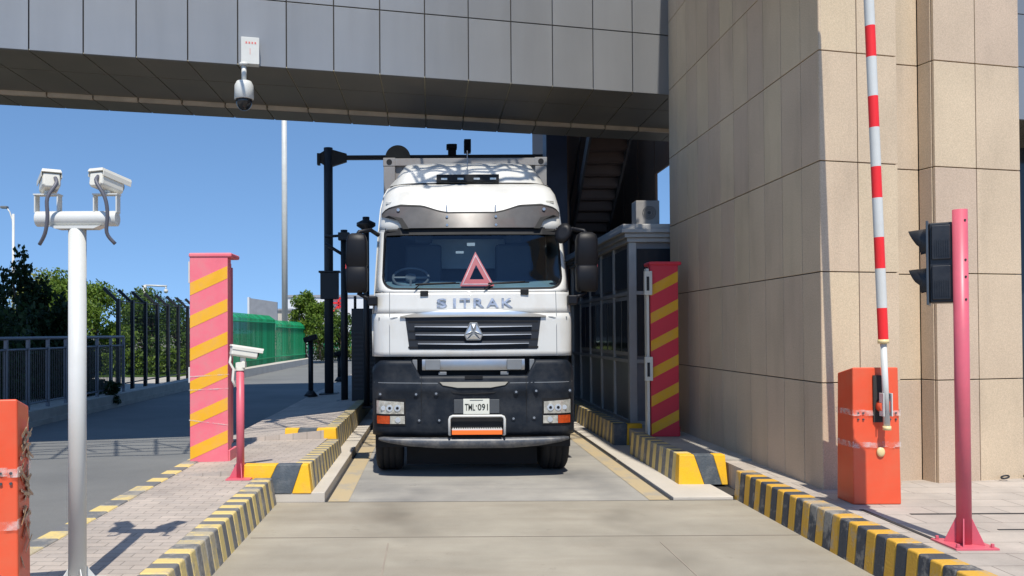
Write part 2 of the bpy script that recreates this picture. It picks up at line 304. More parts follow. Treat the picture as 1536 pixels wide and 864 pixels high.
# ------------------------------------------------------------------ mesh builder
class MB:
    def __init__(s): s.v = []; s.f = []; s.m = []; s.sm = []; s.cuts = []
    def cut(s):
        """start the next piece: build() makes one object of each"""
        if len(s.f) and (not s.cuts or s.cuts[-1] != len(s.f)): s.cuts.append(len(s.f))
        return s
    def add(s, vs, fs, m=0, smooth=False, M4=None):
        o = len(s.v)
        for p in vs:
            p = Vector(p)
            if M4 is not None: p = M4 @ p
            s.v.append(p)
        for f in fs: s.f.append([i+o for i in f]); s.m.append(m); s.sm.append(smooth)
        return s
    def box(s, x0, x1, y0, y1, z0, z1, m=0, M4=None):
        return s.hexa([(x0,y0,z0),(x1,y0,z0),(x1,y1,z0),(x0,y1,z0),(x0,y0,z1),(x1,y0,z1),(x1,y1,z1),(x0,y1,z1)], m, M4)
    def hexa(s, p, m=0, M4=None):
        return s.add(p, [(3,2,1,0),(4,5,6,7),(0,1,5,4),(1,2,6,5),(2,3,7,6),(3,0,4,7)], m, False, M4)
    def cyl(s, p0, p1, r0, r1=None, n=20, m=0, caps=True, M4=None, ang=0):
        r1 = r0 if r1 is None else r1
        p0 = Vector(p0); p1 = Vector(p1); ax = (p1-p0).normalized()
        up = Vector((0,0,1)) if abs(ax.z) < .95 else Vector((1,0,0))
        a = ax.cross(up).normalized(); b = a.cross(ax).normalized()
        vs = []
        for p, r in ((p0, r0), (p1, r1)):
            for i in range(n):
                t = 2*math.pi*i/n+ang; vs.append(p+a*math.cos(t)*r+b*math.sin(t)*r)
        fs = [(i, i+n, (i+1) % n+n, (i+1) % n) for i in range(n)]
        s.add(vs, fs, m, n > 6, M4)
        if caps: s.add(vs, [list(range(n)), list(range(2*n-1, n-1, -1))], m, False, M4)
        return s
    def tube(s, pts, r, n=10, m=0, M4=None):
        pts = [Vector(p) for p in pts]; vs = []; prev = None
        for i, p in enumerate(pts):
            d = (pts[min(i+1, len(pts)-1)]-pts[max(i-1, 0)]).normalized()
            if prev is None:
                up = Vector((0,0,1)) if abs(d.z) < .95 else Vector((1,0,0)); a = d.cross(up).normalized()
            else: a = (prev-d*prev.dot(d)).normalized()
            prev = a; b = d.cross(a)
            rr = r[i] if isinstance(r, (list, tuple)) else r
            for k in range(n):
                t = 2*math.pi*k/n; vs.append(p+a*math.cos(t)*rr+b*math.sin(t)*rr)
        fs = []
        for i in range(len(pts)-1):
            for k in range(n): fs.append((i*n+k, i*n+(k+1) % n, (i+1)*n+(k+1) % n, (i+1)*n+k))
        s.add(vs, fs, m, True, M4)
        s.add(vs, [list(range(n-1, -1, -1)), [len(vs)-n+k for k in range(n)]], m, False, M4)
        return s
    def loft(s, rings, m=0, smooth=True, cap=True, closed=True, M4=None):
        n = len(rings[0]); vs = [p for r in rings for p in r]; fs = []
        for i in range(len(rings)-1):
            for k in range(n if closed else n-1):
                fs.append((i*n+k, i*n+(k+1) % n, (i+1)*n+(k+1) % n, (i+1)*n+k))
        s.add(vs, fs, m, smooth, M4)
        if cap: s.add(vs, [list(range(n-1, -1, -1)), [len(vs)-n+k for k in range(n)]], m, False, M4)
        return s
    def lathe(s, prof, c, n=28, m=0, M4=None):
        """prof: list of (radius, z) about a vertical axis through c"""
        rings = [[(c[0]+r*math.cos(2*math.pi*k/n), c[1]+r*math.sin(2*math.pi*k/n), c[2]+z) for k in range(n)] for r, z in prof]
        return s.loft(rings, m, True, True, True, M4)
    def poly(s, pts, ext, m=0, M4=None):
        """extrude a planar polygon of 3D points by the vector ext"""
        n = len(pts); e = Vector(ext); vs = [Vector(p) for p in pts]+[Vector(p)+e for p in pts]
        fs = [list(range(n-1, -1, -1)), list(range(n, 2*n))]+[(i, (i+1) % n, (i+1) % n+n, i+n) for i in range(n)]
        return s.add(vs, fs, m, False, M4)
    def build(s, name, mats, parent=None, bevel=0, org=None, seg=2, sub=0, fix=True):
        if s.cuts:
            ends = [0]+s.cuts+([len(s.f)] if s.cuts[-1] != len(s.f) else []); o = None
            for a, c in zip(ends[:-1], ends[1:]):
                q = MB(); idx = {}
                for f in s.f[a:c]:
                    for i in f:
                        if i not in idx: idx[i] = len(q.v); q.v.append(s.v[i])
                q.f = [[idx[i] for i in f] for f in s.f[a:c]]; q.m = s.m[a:c]; q.sm = s.sm[a:c]
                o = q.build(name, mats, parent, bevel, org, seg, sub, fix)
            return o
        me = bpy.data.meshes.new(name)
        if org is None: org = ORG.get(parent.name, Vector((0,0,0))) if parent else Vector((0,0,0))
        org = Vector(org)
        me.from_pydata([v-org for v in s.v], [], s.f)
        mats = mats if isinstance(mats, (list, tuple)) else [mats]
        for mm in mats: me.materials.append(M[mm])
        for p, mi, sm in zip(me.polygons, s.m, s.sm): p.material_index = mi; p.use_smooth = sm
        me.validate(); me.update()
        if fix:
            bm = bmesh.new(); bm.from_mesh(me)
            bmesh.ops.remove_doubles(bm, verts=bm.verts, dist=1e-6)
            bmesh.ops.recalc_face_normals(bm, faces=bm.faces); bm.to_mesh(me); bm.free()
        o = bpy.data.objects.new(name, me); C.objects.link(o)
        if parent: o.parent = parent
        else: o.location = org
        ORG[o.name] = org if parent else org
        if parent: ORG[o.name] = ORG.get(parent.name, Vector((0,0,0)))
        if bevel:
            bv = o.modifiers.new('bevel', 'BEVEL'); bv.width = bevel; bv.segments = seg; bv.limit_method = 'ANGLE'; bv.angle_limit = R(40); bv.harden_normals = True
        if sub:
            sb = o.modifiers.new('sub', 'SUBSURF'); sb.levels = sub; sb.render_levels = sub
        return o
ORG = {}
def thing(name, label, cat, loc=(0,0,0), rotz=0, group=None, local=False):
    o = bpy.data.objects.new(name, None); C.objects.link(o); o.empty_display_size = .2
    o.location = loc; o.rotation_euler = (0,0,rotz)
    o['label'] = label; o['category'] = cat
    if group: o['group'] = group
    ORG[o.name] = Vector((0,0,0)) if local else Vector(loc)
    return o
def tag(o, label, cat, group=None):
    o['label'] = label; o['category'] = cat
    if group: o['group'] = group
    return o
def struct(o, kind='structure'): o['kind'] = kind; return o
def copy_tree(o, parent=None, label=None, group=None):
    c = o.copy(); C.objects.link(c); c.parent = parent
    if label: c['label'] = label
    if group: c['group'] = group
    for ch in o.children: copy_tree(ch, c)
    return c
def text_mb(txt, h, w, M4, mb, ext=.004, m=0):
    """letters h tall and w wide in all, standing in the local xz-plane, laid by M4, real thickness ext"""
    cu = bpy.data.curves.new('t', 'FONT'); cu.body = txt; cu.size = 1; cu.extrude = .5; cu.offset = .015; cu.resolution_u = 3
    ob = bpy.data.objects.new('t', cu); C.objects.link(ob)
    bpy.context.view_layer.update()
    me = bpy.data.meshes.new_from_object(ob.evaluated_get(bpy.context.evaluated_depsgraph_get()))
    xs = [v.co.x for v in me.vertices]; ys = [v.co.y for v in me.vertices]
    x0, x1, y0, y1 = min(xs), max(xs), min(ys), max(ys)
    vs = [((v.co.x-x0)/(x1-x0)*w-w/2, -v.co.z*ext*2-ext, (v.co.y-y0)/(y1-y0)*h-h/2) for v in me.vertices]
    mb.add(vs, [list(p.vertices) for p in me.polygons], m, False, M4)
    bpy.data.objects.remove(ob); bpy.data.meshes.remove(me)
T = Matrix.Translation
def RZ(a): return Matrix.Rotation(a, 4, 'Z')
def RX(a): return Matrix.Rotation(a, 4, 'X')
def RY(a): return Matrix.Rotation(a, 4, 'Y')

# ------------------------------------------------------------------ the setting
SL = .2475                                   # the gate building stands slanted across the lanes
def pl(x): return 12.13+SL*x                 # front plane of the bridge
ub = Vector((1, SL, 0)).normalized(); nb = Vector((SL, -1, 0)).normalized()     # along / out of the front
def slab(name, x0, x1, y0, y1, z0, z1, m):
    b = MB(); b.box(x0, x1, y0, y1, z0, z1); return struct(b.build(name, m))
b = MB(); b.add([(-900,-40,-.008),(900,-40,-.008),(900,1800,-.008),(-900,1800,-.008)], [(0,1,2,3)]); struct(b.build('ground', 'far_ground'))
b = MB(); b.add([(-7.75,-4,-.004),(-1.8,-4,-.004),(-1.8,46,-.004),(-3.0,70,-.004),(-14,110,-.004),(-19,110,-.004),(-7.75,44,-.004)], [(0,1,2,3,4,5,6)]); struct(b.build('side_road', 'side_road'))
b = MB(); b.add([(-1.75,-4,0),(3.4,-4,0),(3.4,8.86,0),(-1.75,8.86,0)], [(0,1,2,3)]); struct(b.build('lane', 'lane_concrete'))
b = MB(); b.add([(-1.12,8.875,.0),(2.52,8.875,.0),(2.52,60,.0),(-1.12,60,.0)], [(0,1,2,3)]); struct(b.build('lane_deck', 'deck'))
b = MB(); b.add([(-1.8,8.86,-.002),(3.9,8.86,-.002),(3.9,62,-.002),(-1.8,62,-.002)], [(0,1,2,3)]); struct(b.build('lane_joint', 'joint_dark'))
# painted edges of the deck
for i, (x0, x1) in enumerate(((-1.115,-.90),(2.30,2.515))):
    b = MB(); b.add([(x0,8.88,.004),(x1,8.88,.004),(x1,30,.004),(x0,30,.004)], [(0,1,2,3)]); struct(b.build('edge_line', 'edge_yellow'))
# joints sawn in the concrete
b = MB()
b.box(-1.6, 3.3, 7.33, 7.337, -.01, .0035); struct(b.build('sawn_joint', 'stain_brown')); b = MB(); b.box(-.39, -.378, 3, 7.12, -.01, .0035); struct(b.build('sawn_joint', 'joint_light')); b = MB(); b.box(1.93, 1.942, 3, 7.12, -.01, .0035)
struct(b.build('sawn_joint', 'joint_light'))
# side slabs next to the deck
b = MB(); b.box(-1.80,-1.15,8.88,11.4,-.01,.10); b.box(-1.80,-1.15,11.42,14.3,-.01,.10); b.box(-1.80,-1.15,14.32,40,-.01,.095)
struct(b.build('lane_slab', 'concrete_pale', bevel=.008))
b = MB(); b.box(2.56,3.20,8.90,11.6,-.01,.03); b.box(2.56,3.20,11.62,14.6,-.01,.034); b.box(2.56,3.20,14.62,40,-.01,.03)
struct(b.build('lane_slab', 'concrete_pale', bevel=.008))
# islands
b = MB(); b.box(-2.82, -1.86, -2, 8.84, -.05, .25); b.box(-2.82,-2.13,8.84,9.1,-.05,.25); b.hexa([(-2.82,9.1,-.05),(-1.50,9.0,-.05),(-1.50,11.95,-.05),(-2.82,11.95,-.05),(-2.82,9.1,.25),(-1.50,9.0,.372),(-1.50,11.95,.285),(-2.82,11.95,.25)])
b.hexa([(-3.0,11.95,-.05),(-1.56,11.95,-.05),(-1.56,34,-.05),(-3.0,34,-.05),(-3.0,11.96,.262),(-1.56,11.96,.40),(-1.56,34,.33),(-3.0,34,.25)])
struct(b.build('left_pavement', 'pavers'))
b = MB(); b.box(3.42, 16, -2, 7.86, -.05, .27); b.box(3.42,16,7.86,11,-.05,.266); struct(b.build('right_pavement', 'pavers_large'))
b = MB(); b.box(3.04, 3.9, 9.8, 40, -.05, .29); struct(b.build('right_island', 'concrete'))
b = MB(); b.box(3.95, 5.9, 6.9, 6.93, .2705, .274); b.box(4.3, 9, 6.35, 6.375, .2705, .274); b.box(3.62,3.66,5.9,7.1,.2705,.274)
struct(b.build('pavement_gap', 'joint_dark'))
b = MB(); b.box(-40,-7.75,-4,44,-.05,.10); struct(b.build('verge_pavement', 'concrete'))
b = MB(); b.add([(-60,32.5,.108),(-9.9,32.5,.108),(-9.9,44,.108),(-60,70,.108)], [(0,1,2,3)]); b.build('verge_soil','leaf_mid'); struct(bpy.data.objects['verge_soil'])

# ---- striped kerbs
def striped(name, x0, x1, y0, y1, zf, zb, pitch, mats, label, batter=.05, side=1, z0=-.02, start=0, bevel=.014):
    """kerb of short stones along the lane; side=+1 shows its face to +x"""
    b = MB(); n = max(2, round((y1-y0)/pitch)); w = (y1-y0)/n
    for i in range(n):
        a, c = y0+i*w, y0+(i+1)*w
        ta = zf+(zb-zf)*i/n; tc = zf+(zb-zf)*(i+1)/n
        j = random.uniform(-.003,.003)
        xl0, xr0 = x0, x1
        xl1, xr1 = (x0+j, x1-batter+j) if side > 0 else (x0+batter+j, x1+j)
        b.hexa([(xl0,a,z0),(xr0,a,z0),(xr0,c,z0),(xl0,c,z0),(xl1,a,ta+j),(xr1,a,ta+j),(xr1,c,tc+j),(xl1,c,tc+j)], (i+start) % 2)
    o = b.build(name, mats, org=((x0+x1)/2, (y0+y1)/2, 0), bevel=bevel, fix=False)
    return tag(o, label, 'kerb', 'striped kerbs along the lanes')
striped('striped_kerb', -1.88, -1.64, 2.6, 8.80, .27, .275, .125, ['kerb_yellow_pale','kerb_grey_pale'], 'long pale yellow and grey striped kerb on the left side of the lane, nearest the viewer')
striped('striped_kerb', -3.0, -2.82, 2.0, 13.0, .258, .262, .24, ['kerb_yellow_pale','kerb_grey_pale'], 'flush yellow and black edge stones between the left road and the paved island', batter=0)
striped('striped_kerb', 3.22, 3.44, 4.0, 8.95, .30, .305, .135, ['kerb_yellow','kerb_black'], 'yellow and black striped kerb in front of the orange barrier box on the right', side=-1, batter=.03)
def block(x0, x1, yf, yb, zf, zb, side, front, label, pitch=.13, mats=('kerb_yellow_fresh','kerb_black_fresh','kerb_yellow_pale','kerb_grey_pale'), z0=0.0):
    """raised island end: a painted front face and a striped row of stones down its lane side"""
    b = MB(); d = .16
    # front face split into slanting bands: list of (x at bottom, x at top, material)
    for k in range(len(front)-1):
        (b0, t0, mm), (b1, t1, _) = front[k], front[k+1]
        b.hexa([(b0,yf,z0),(b1,yf,z0),(b1,yf+d,z0),(b0,yf+d,z0),(t0,yf+.03,zf),(t1,yf+.03,zf),(t1,yf+d,zf),(t0,yf+d,zf)], mm)
    n = round((yb-yf-d)/pitch); w = (yb-yf-d)/n
    xa, xb = (x1-.2, x1) if side > 0 else (x0, x0+.2)
    for i in range(n):
        a, c = yf+d+i*w, yf+d+(i+1)*w
        ta = zf+(zb-zf)*i/n; tc = zf+(zb-zf)*(i+1)/n
        l1, r1 = (xa, xb-.03) if side > 0 else (xa+.03, xb)
        b.hexa([(xa,a,z0),(xb,a,z0),(xb,c,z0),(xa,c,z0),(l1,a,ta),(r1,a,ta),(r1,c,tc),(l1,c,tc)], 2+i % 2)
    o = b.build('kerb_block', list(mats), org=((x0+x1)/2, yf, 0), bevel=.01, fix=False)
    return tag(o, label, 'kerb', 'painted island end blocks')
block(-2.12, -1.29, 8.87, 11.85, .395, .29, 1, [(-2.12,-2.12,1),(-2.06,-2.02,0),(-1.80,-1.66,1),(-1.50,-1.40,0),(-1.29,-1.33,0)],
      'yellow and black island end block behind the slim pink camera post', z0=.09)
block(-2.12, -1.36, 11.95, 21, .425, .37, 1, [(-2.12,-2.12,0),(-2.0,-1.92,1),(-1.72,-1.66,0),(-1.36,-1.39,0)],
      'second yellow and black island end block, left of the truck', z0=.09)
block(2.83, 3.40, 9.62, 12.0, .365, .345, -1, [(2.83,2.85,0),(3.13,3.02,1),(3.33,3.24,0),(3.40,3.38,0)],
      'bright yellow and black island end block right of the truck', pitch=.15, z0=.02)
block(2.80, 3.25, 12.9, 19.5, .36, .36, -1, [(2.80,2.81,1),(3.0,3.02,0),(3.25,3.25,0)],
      'shaded striped kerb block beside the attendant cabin', pitch=.15, z0=.02)

# ------------------------------------------------------------------ gate building
gate = thing('toll_gate_building', 'grey panelled bridge building with a tan granite pillar, spanning the lanes overhead', 'building', (3.74, 8.0, 0))
def bp(u_x, out, z):    # point by its x along the bridge front, distance out of it
    return Vector((u_x, pl(u_x), z)) + nb*out
# front cladding of the bridge
b = MB(); g = .008; w = .6445; x0 = -.087-w*34
zz = [(5.50,6.44),(6.44,7.38),(7.38,8.32)]
i = 0; x = x0
while x < 19:
    for (a, c) in zz:
        p = [bp(x+g, .012, a+g), bp(x+w-g, .012, a+g), bp(x+w-g, -.02, a+g), bp(x+g, -.02, a+g), bp(x+g, .012, c-g), bp(x+w-g, .012, c-g), bp(x+w-g, -.02, c-g), bp(x+g, -.02, c-g)]
        b.hexa(p)
    x += w
b.build('bridge_panel', 'beam_panel', gate, bevel=.003)
b = MB(); b.hexa([bp(-22,-.02,5.52), bp(19,-.02,5.52), bp(19,-.3,5.52), bp(-22,-.3,5.52), bp(-22,-.02,8.32), bp(19,-.02,8.32), bp(19,-.3,8.32), bp(-22,-.3,8.32)])
b.build('bridge_backing', 'joint_dark', gate)
# soffit: panels running back in rows, trim strip, last row
def srow(b, o0, o1, z, w, x_from, x_to, g=.009, th=.02):
    x = x_from
    while x < x_to:
        # seams run with the lanes (straight back)
        q = []
        for zz_ in (z, z+th):
            for (xx, oo) in ((x+g, o0+g), (x+w-g, o0+g), (x+w-g, o1-g), (x+g, o1-g)):
                q.append((xx, pl(xx)+oo*1.03, zz_))
        b.hexa(q); x += w
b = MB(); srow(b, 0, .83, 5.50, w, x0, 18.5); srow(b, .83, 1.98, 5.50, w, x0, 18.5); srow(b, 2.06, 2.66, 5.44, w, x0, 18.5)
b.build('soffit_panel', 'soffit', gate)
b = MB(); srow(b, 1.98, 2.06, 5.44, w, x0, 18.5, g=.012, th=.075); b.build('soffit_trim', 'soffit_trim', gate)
b = MB(); q = []
for zz_ in (5.505, 5.52):
    for (xx, oo) in ((-22,.0),(18.6,.0),(18.6,2.64),(-22,2.64)): q.append((xx, pl(xx)+oo*1.03+.02, zz_+.012))
b.hexa(q); q = []
for zz_ in (5.4605, 5.50):
    for (xx, oo) in ((-22,2.062),(18.6,2.062),(18.6,2.668),(-22,2.668)): q.append((xx, pl(xx)+oo*1.03, zz_))
b.hexa(q); b.build('soffit_backing', 'joint_pale', gate)
# storeys above, out of the picture, throw the long shade behind the gate
b = MB(); q = []
for zz_ in (5.56, 8.4):
    for (xx, oo) in ((-22,.32),(18.6,.32),(18.6,2.6),(-22,2.6)): q.append((xx, pl(xx)+oo*1.03, zz_))
b.hexa(q)
q = []
for zz_ in (8.4, 25.5):
    for (xx, oo) in ((-22,.02),(18.6,.02),(18.6,2.6),(-22,2.6)): q.append((xx, pl(xx)+oo*1.03, zz_))
b.hexa(q); b.build('upper_storey', 'upper', gate)
# granite pillar
def fr(t, out=0, z=0): return Vector((3.74+t, 8.0+SL*t, z)) + nb*out
ZJ = [-.1, .22, 1.29, 2.36, 3.43, 4.50, 5.57, 6.64, 7.71, 8.78, 9.85]
b = MB(); gp = .005
def wall_panels(b, p, q, out_n, th=.03):
    """p->q bottom line of a panel run, out_n outward normal; stacks one column of slabs"""
    d = (q-p).normalized()
    for k in range(len(ZJ)-1):
        a, c = ZJ[k]+gp, ZJ[k+1]-gp
        j = random.uniform(0,.0015)
        P0 = p+d*gp; Q0 = q-d*gp
        pts = []
        for z in (a, c):
            for (pp, oo) in ((P0, j), (Q0, j), (Q0, -th), (P0, -th)):
                v = pp+out_n*oo; pts.append((v.x, v.y, z))
        b.hexa(pts)
lx = Vector((-1,0,0))
ys = [8.0]; 
for k in range(11): ys.append(8.0+.21+.4675*k if k else 8.21)
ys[1] = 8.21+.13
ys = [8.0, 8.40] + [8.40+.4675*k for k in range(1, 11)]
ys = [y for y in ys if y < 12.9] + [13.06]
for a, c in zip(ys[:-1], ys[1:]): wall_panels(b, Vector((3.74, a, 0)), Vector((3.74, c, 0)), lx)
tf = [0, .42, .874]
for a, c in zip(tf[:-1], tf[1:]): wall_panels(b, fr(a), fr(c), nb)
dn = .20
wall_panels(b, fr(.90, -dn), fr(1.30, -dn), nb)
wall_panels(b, fr(1.30, -dn-.0), fr(1.30, -.032), -ub)
for a, c in ((1.30,1.80),(1.80,2.34)): wall_panels(b, fr(a), fr(c), nb)
e0, e1 = fr(2.34), fr(2.34)+Vector((.0, 3.5, 0))
wall_panels(b, e0+Vector((0,.01,0)), e1, Vector((1,0,0)))
b.build('granite_cladding', 'granite', gate, bevel=.004)
b = MB()
q = [Vector((3.77,8.03,0)), fr(.874,-.035), fr(.874,-dn-.035), fr(1.335,-dn-.035), fr(1.335,-.035), fr(2.31,-.035), Vector((6.05,11.9,0)), Vector((3.77,13.05,0))]
b.poly([(v.x, v.y, -.1) for v in q], (0,0,9.9)); b.build('pillar_core', 'joint_dark', gate)
b = MB(); b.box(3.12, 3.73, 6.4, 9.2, 6.0, 9.9); b.build('shade_block', 'granite', gate, bevel=.01)  # unseen block, added only to shade the crimson cabinet
# rear part under the bridge at right: dark column, brown wall with an opening, stair
b = MB(); A = P(820, 300, 19); B_ = P(851, 300, 19); b.box(A.x, B_.x, 19, 19.6, 0, 9); b.build('rear_column', 'navy_col', gate)
XW = 5.0
b = MB(); yo = XW*F/(985-CX)
b.box(XW, XW+.05, yo, 24, 0, 9); zl = H0+(498-262)*yo/F
b.box(XW, XW+.05, 14.0, yo, zl, 9); b.box(3.3, XW, 23.5, 23.8, 0, 9); b.box(2.9, 3.25, 19.6, 23.8, 0, 9)
for k in range(4): b.box(XW-.012, XW, yo+.05+1.5*k, yo+.07+1.5*k, 0, 9)
b.build('rear_wall', 'brown_wall', gate)
b = MB()
s0, s1 = Vector((3.60, 22.5, 3.2)), Vector((3.32, 16.4, 6.5)); n = 17
for k in range(n):
    t = k/(n-1); p = s0.lerp(s1, t)
    b.box(p.x, p.x+.80, p.y-.14, p.y+.14, p.z, p.z+.04); b.box(p.x, p.x+.80, p.y+.12, p.y+.14, p.z-.19, p.z, 0)
b.build('stair_tread', 'stair_under', gate)
b = MB()
for dx in (-.05, .80):
    a, c = s0+Vector((dx,0,-.12)), s1+Vector((dx,0,-.12))
    b.hexa([a, a+Vector((.05,0,0)), a+Vector((.05,0,.34)), a+Vector((0,0,.34)), c, c+Vector((.05,0,0)), c+Vector((.05,0,.34)), c+Vector((0,0,.34))])
    for k in range(5):
        p = s0.lerp(s1, k/4)+Vector((dx+.025,0,.2)); b.cyl(p, p+Vector((0,0,.9)), .02, n=8)
    b.cyl(s0+Vector((dx+.025,0,1.1)), s1+Vector((dx+.025,0,1.1)), .025, n=8)
b.box(3.5, 4.5, 22.4, 23.5, 3.05, 3.2); b.box(3.5,3.6,23.3,23.4,0,3.05); b.box(4.4,4.5,23.3,23.4,0,3.05)
b.build('stair_stringer', 'stair', gate)
# far right, beyond the pillar
b = MB(); b.box(8.0, 18, 17, 17.3, 0, 5.6); b.build('rear_glazing', 'cabin_glass', gate)

# lattice frame standing out in front of the bridge above the picture; its bars shade the truck's roof
fr_t = thing('sign_frame', 'open steel lattice frame of bars standing out above the bridge front, over the truck roof', 'frame', (0, 9.8, 7.0))
b = MB()
for k in range(6):
    o = 1.25+.36*k; b.tube([(q.x, q.y, q.z) for q in [bp(-14+.35*i, o+.07*math.sin(i*1.3+k*2)+.05*math.sin(i*.6+k), 7.1) for i in range(50)]], .026, n=6)
x = -14
while x < 3.0:
    b.cyl(bp(x, 1.2, 7.12), bp(x+random.uniform(-.1,.25), 3.08, 7.12), .022, n=6)
    if random.random() < .7: b.cyl(bp(x, 1.6, 7.14), bp(x+.5, 2.6, 7.14), .018, n=6)
    x += .62
for k in range(5):
    o = 2.62+.17*k; b.tube([(q.x, q.y, q.z) for q in [bp(-.75+.09*i, o+.06*math.sin(i*.55+k*1.9)+.05*math.sin(i*1.1+k), 7.1) for i in range(30)]], .034, n=6)
for k in range(9):
    x = -.7+.3*k; b.cyl(bp(x, 2.5, 7.13), bp(x+.22*math.sin(k*2.1), 3.38, 7.13), .034, n=6)
b.build('lattice', 'dark_post', fr_t)
b = MB()
for x in (-13.8,): b.cyl(bp(x, .0, 7.3), bp(x, 3.0, 7.1), .04, n=8)
b.cut(); b.cyl(bp(3.0, 1.2, 7.12), bp(3.0, 3.1, 7.12), .04, n=8); b.cyl(bp(3.0,2.6,7.12), (3.74, pl(3.0)-2.6, 7.12), .04, n=8)
b.build('bracket', 'dark_post', fr_t)

# ------------------------------------------------------------------ attendant cabin
cab = thing('attendant_cabin', 'grey metal attendant cabin with dark sliding windows and a stepped cornice, under the bridge', 'cabin', (3.14, 13.3, .29))
cx0, cx1, cy0, cy1, zb_, zt = 3.16, 5.0, 13.35, 19.0, .29, 3.22
b = MB(); b.box(cx0+.06, cx1-.06, cy0+.06, cy1-.06, zb_, zt); b.build('wall', 'cabin_side', cab)
b = MB()
for (x, y) in ((cx0,cy0),(cx1-.12,cy0),(cx0,cy1-.12),(cx1-.12,cy1-.12)): b.box(x, x+.12, y, y+.12, zb_, zt)
for z in (zb_, 1.28, 2.38): b.box(cx0+.02, cx0+.058, cy0+.12, cy1-.12, z, z+.06); b.box(cx0+.12, cx1-.12, cy0+.02, cy0+.058, z, z+.06)
for k in range(1, 5):
    y = cy0+.12+k*1.1; b.box(cx0+.015, cx0+.058, y, y+.07, zb_+.06, zt)
b.build('frame', 'cabin_frame', cab, bevel=.004)
b = MB(); o_ = .0
for k, (hw_, zt_) in enumerate(((.03,.07),(.08,.14),(.14,.21),(.12,.28))):
    b.box(cx0-hw_, cx1+hw_, cy0-hw_, cy1+hw_, zt+[0,.07,.14,.21][k]+.001, zt+zt_)
b.build('roof', 'cabin_frame', cab, bevel=.008)
for k in range(5):
    y0_ = cy0+.2+k*1.1
    if k == 4: break
    b = MB(); b.box(cx0+.03, cx0+.056, y0_, y0_+.93, 1.40, 2.36); wdw = b.build('window', 'cabin_frame', cab)
    b = MB(); b.box(cx0+.022, cx0+.034, y0_+.05, y0_+.43, 1.46, 2.30); b.box(cx0+.018, cx0+.030, y0_+.50, y0_+.88, 1.46, 2.30); b.build('pane', 'cabin_glass', wdw)
b = MB(); b.box(cx0+.14, cx1-.14, cy0+.03, cy0+.057, 1.40, 3.12); b.build('front_pane', 'cabin_glass', cab)
for k in range(4):
    b = MB(); y0_ = cy0+.2+k*1.1; b.box(cx0+.03, cx0+.056, y0_, y0_+.93, 2.50, 3.14); b.build('upper_pane', 'cabin_glass', cab)
ac = thing('air_conditioner', 'small pale air conditioner box on the attendant cabin roof', 'air conditioner', (3.55, 13.7, 3.50))
a0 = P(953, 331, 13.6); a1 = P(988, 303, 13.6)
b = MB(); b.box(a0.x, a1.x, 13.55, 13.85, 3.502, a1.z+.02); b.build('casing', 'ac_white', ac, bevel=.012)
b = MB(); c_ = Vector(((a0.x+a1.x)/2+.02, 13.54, (3.5+a1.z)/2+.02))
for k in range(4): b.cyl(c_+Vector((0,.0,0)), c_+Vector((0,.008,0)), .03+.025*k, n=20, caps=True) if k == 0 else b.tube([c_+Vector((math.cos(t*.314)*(.03+.025*k),-.004,math.sin(t*.314)*(.03+.025*k))) for t in range(21)], .004, n=5)
b.build('fan_grille', 'cabin_panel', ac)

# ------------------------------------------------------------------ pink striped cabinets
def cabinet(loc, w_, d_, h, mbody, label, back_plate, cables):
    t = thing('sensor_cabinet', label, 'cabinet', loc, group='tall striped sensor cabinets', local=True)
    b = MB(); b.box(-w_/2, w_/2, 0, d_*.42, 0, h-.05); b.box(-w_/2+.0, w_/2-.05, d_*.42, d_, .16, h-.1); b.build('body', mbody, t, bevel=.008)
    b = MB(); b.box(-w_/2-.012, w_/2+.05, -.014, d_+.02, h-.055, h); b.build('top_cap', mbody, t, bevel=.02)
    b = MB(); b.box(-w_/2+.01, w_/2+.02, .02, d_, .0, .14); b.build('plinth', mbody, t, bevel=.01)
    # diagonal yellow bands on the front face, 2 mm proud
    b = MB(); x0_, x1_ = -w_/2+.004, w_/2-.004; rise = .205; bh = .15; pitch = .395
    z = .03
    while z < h-.15:
        za, zb2 = z, z+rise
        top = h-.07
        b.poly([(x0_,-.003,za),(x1_,-.003,zb2),(x1_,-.003,min(top,zb2+bh)),(x0_,-.003,za+bh)], (0,.002,0)); z += pitch
    b.build('yellow_band', 'yellow_band', t)
    return t
pc = cabinet((-2.69, 10.04, .25), .46, .40, 2.52, 'pink_paint', 'tall pink cabinet with yellow diagonal bands on the left island', True, True)
b = MB(); b.box(-.262,-.231,.05,.20, 2.16, 2.42); b.cut(); b.box(-.262,-.231,.05,.20,.95,1.14); b.build('side_box', 'white_paint', pc, bevel=.004)
b = MB(); b.box(.19,.222,.19,.30,.20,2.36); b.build('sensor_channel', 'pole_pink', pc, bevel=.004)
b = MB()
for z, s_ in ((1.02,.03),(.50,-.06),(.86,.02)): b.cut(); b.hexa([(-.238,-.006,z),(.238,-.006,z+s_),(.238,-.004,z+s_),(-.238,-.004,z),(-.238,-.006,z+.014),(.238,-.006,z+s_+.01),(.238,-.004,z+s_+.01),(-.238,-.004,z+.014)])
b.build('tape', 'clear_tape', pc)
rc = cabinet((3.32, 11.9, .29), .40, .30, 2.50, 'red_cabinet', 'tall crimson cabinet with orange yellow bands beside the attendant cabin', False, False)
b = MB(); b.box(-.26,-.222,-.02,.10,0,2.40); b.build('white_channel', 'cream_plastic', rc, bevel=.004)
for z in (2.02, .80):
    b = MB(); b.box(-.30,-.19,-.08,-.022, z, z+.34); o_ = b.build('sensor_head', 'cream_plastic', rc, bevel=.006)
    b = MB(); b.box(-.272,-.235,-.086,-.081, z+.06, z+.26); b.build('sensor_window', 'cabin_glass', o_)

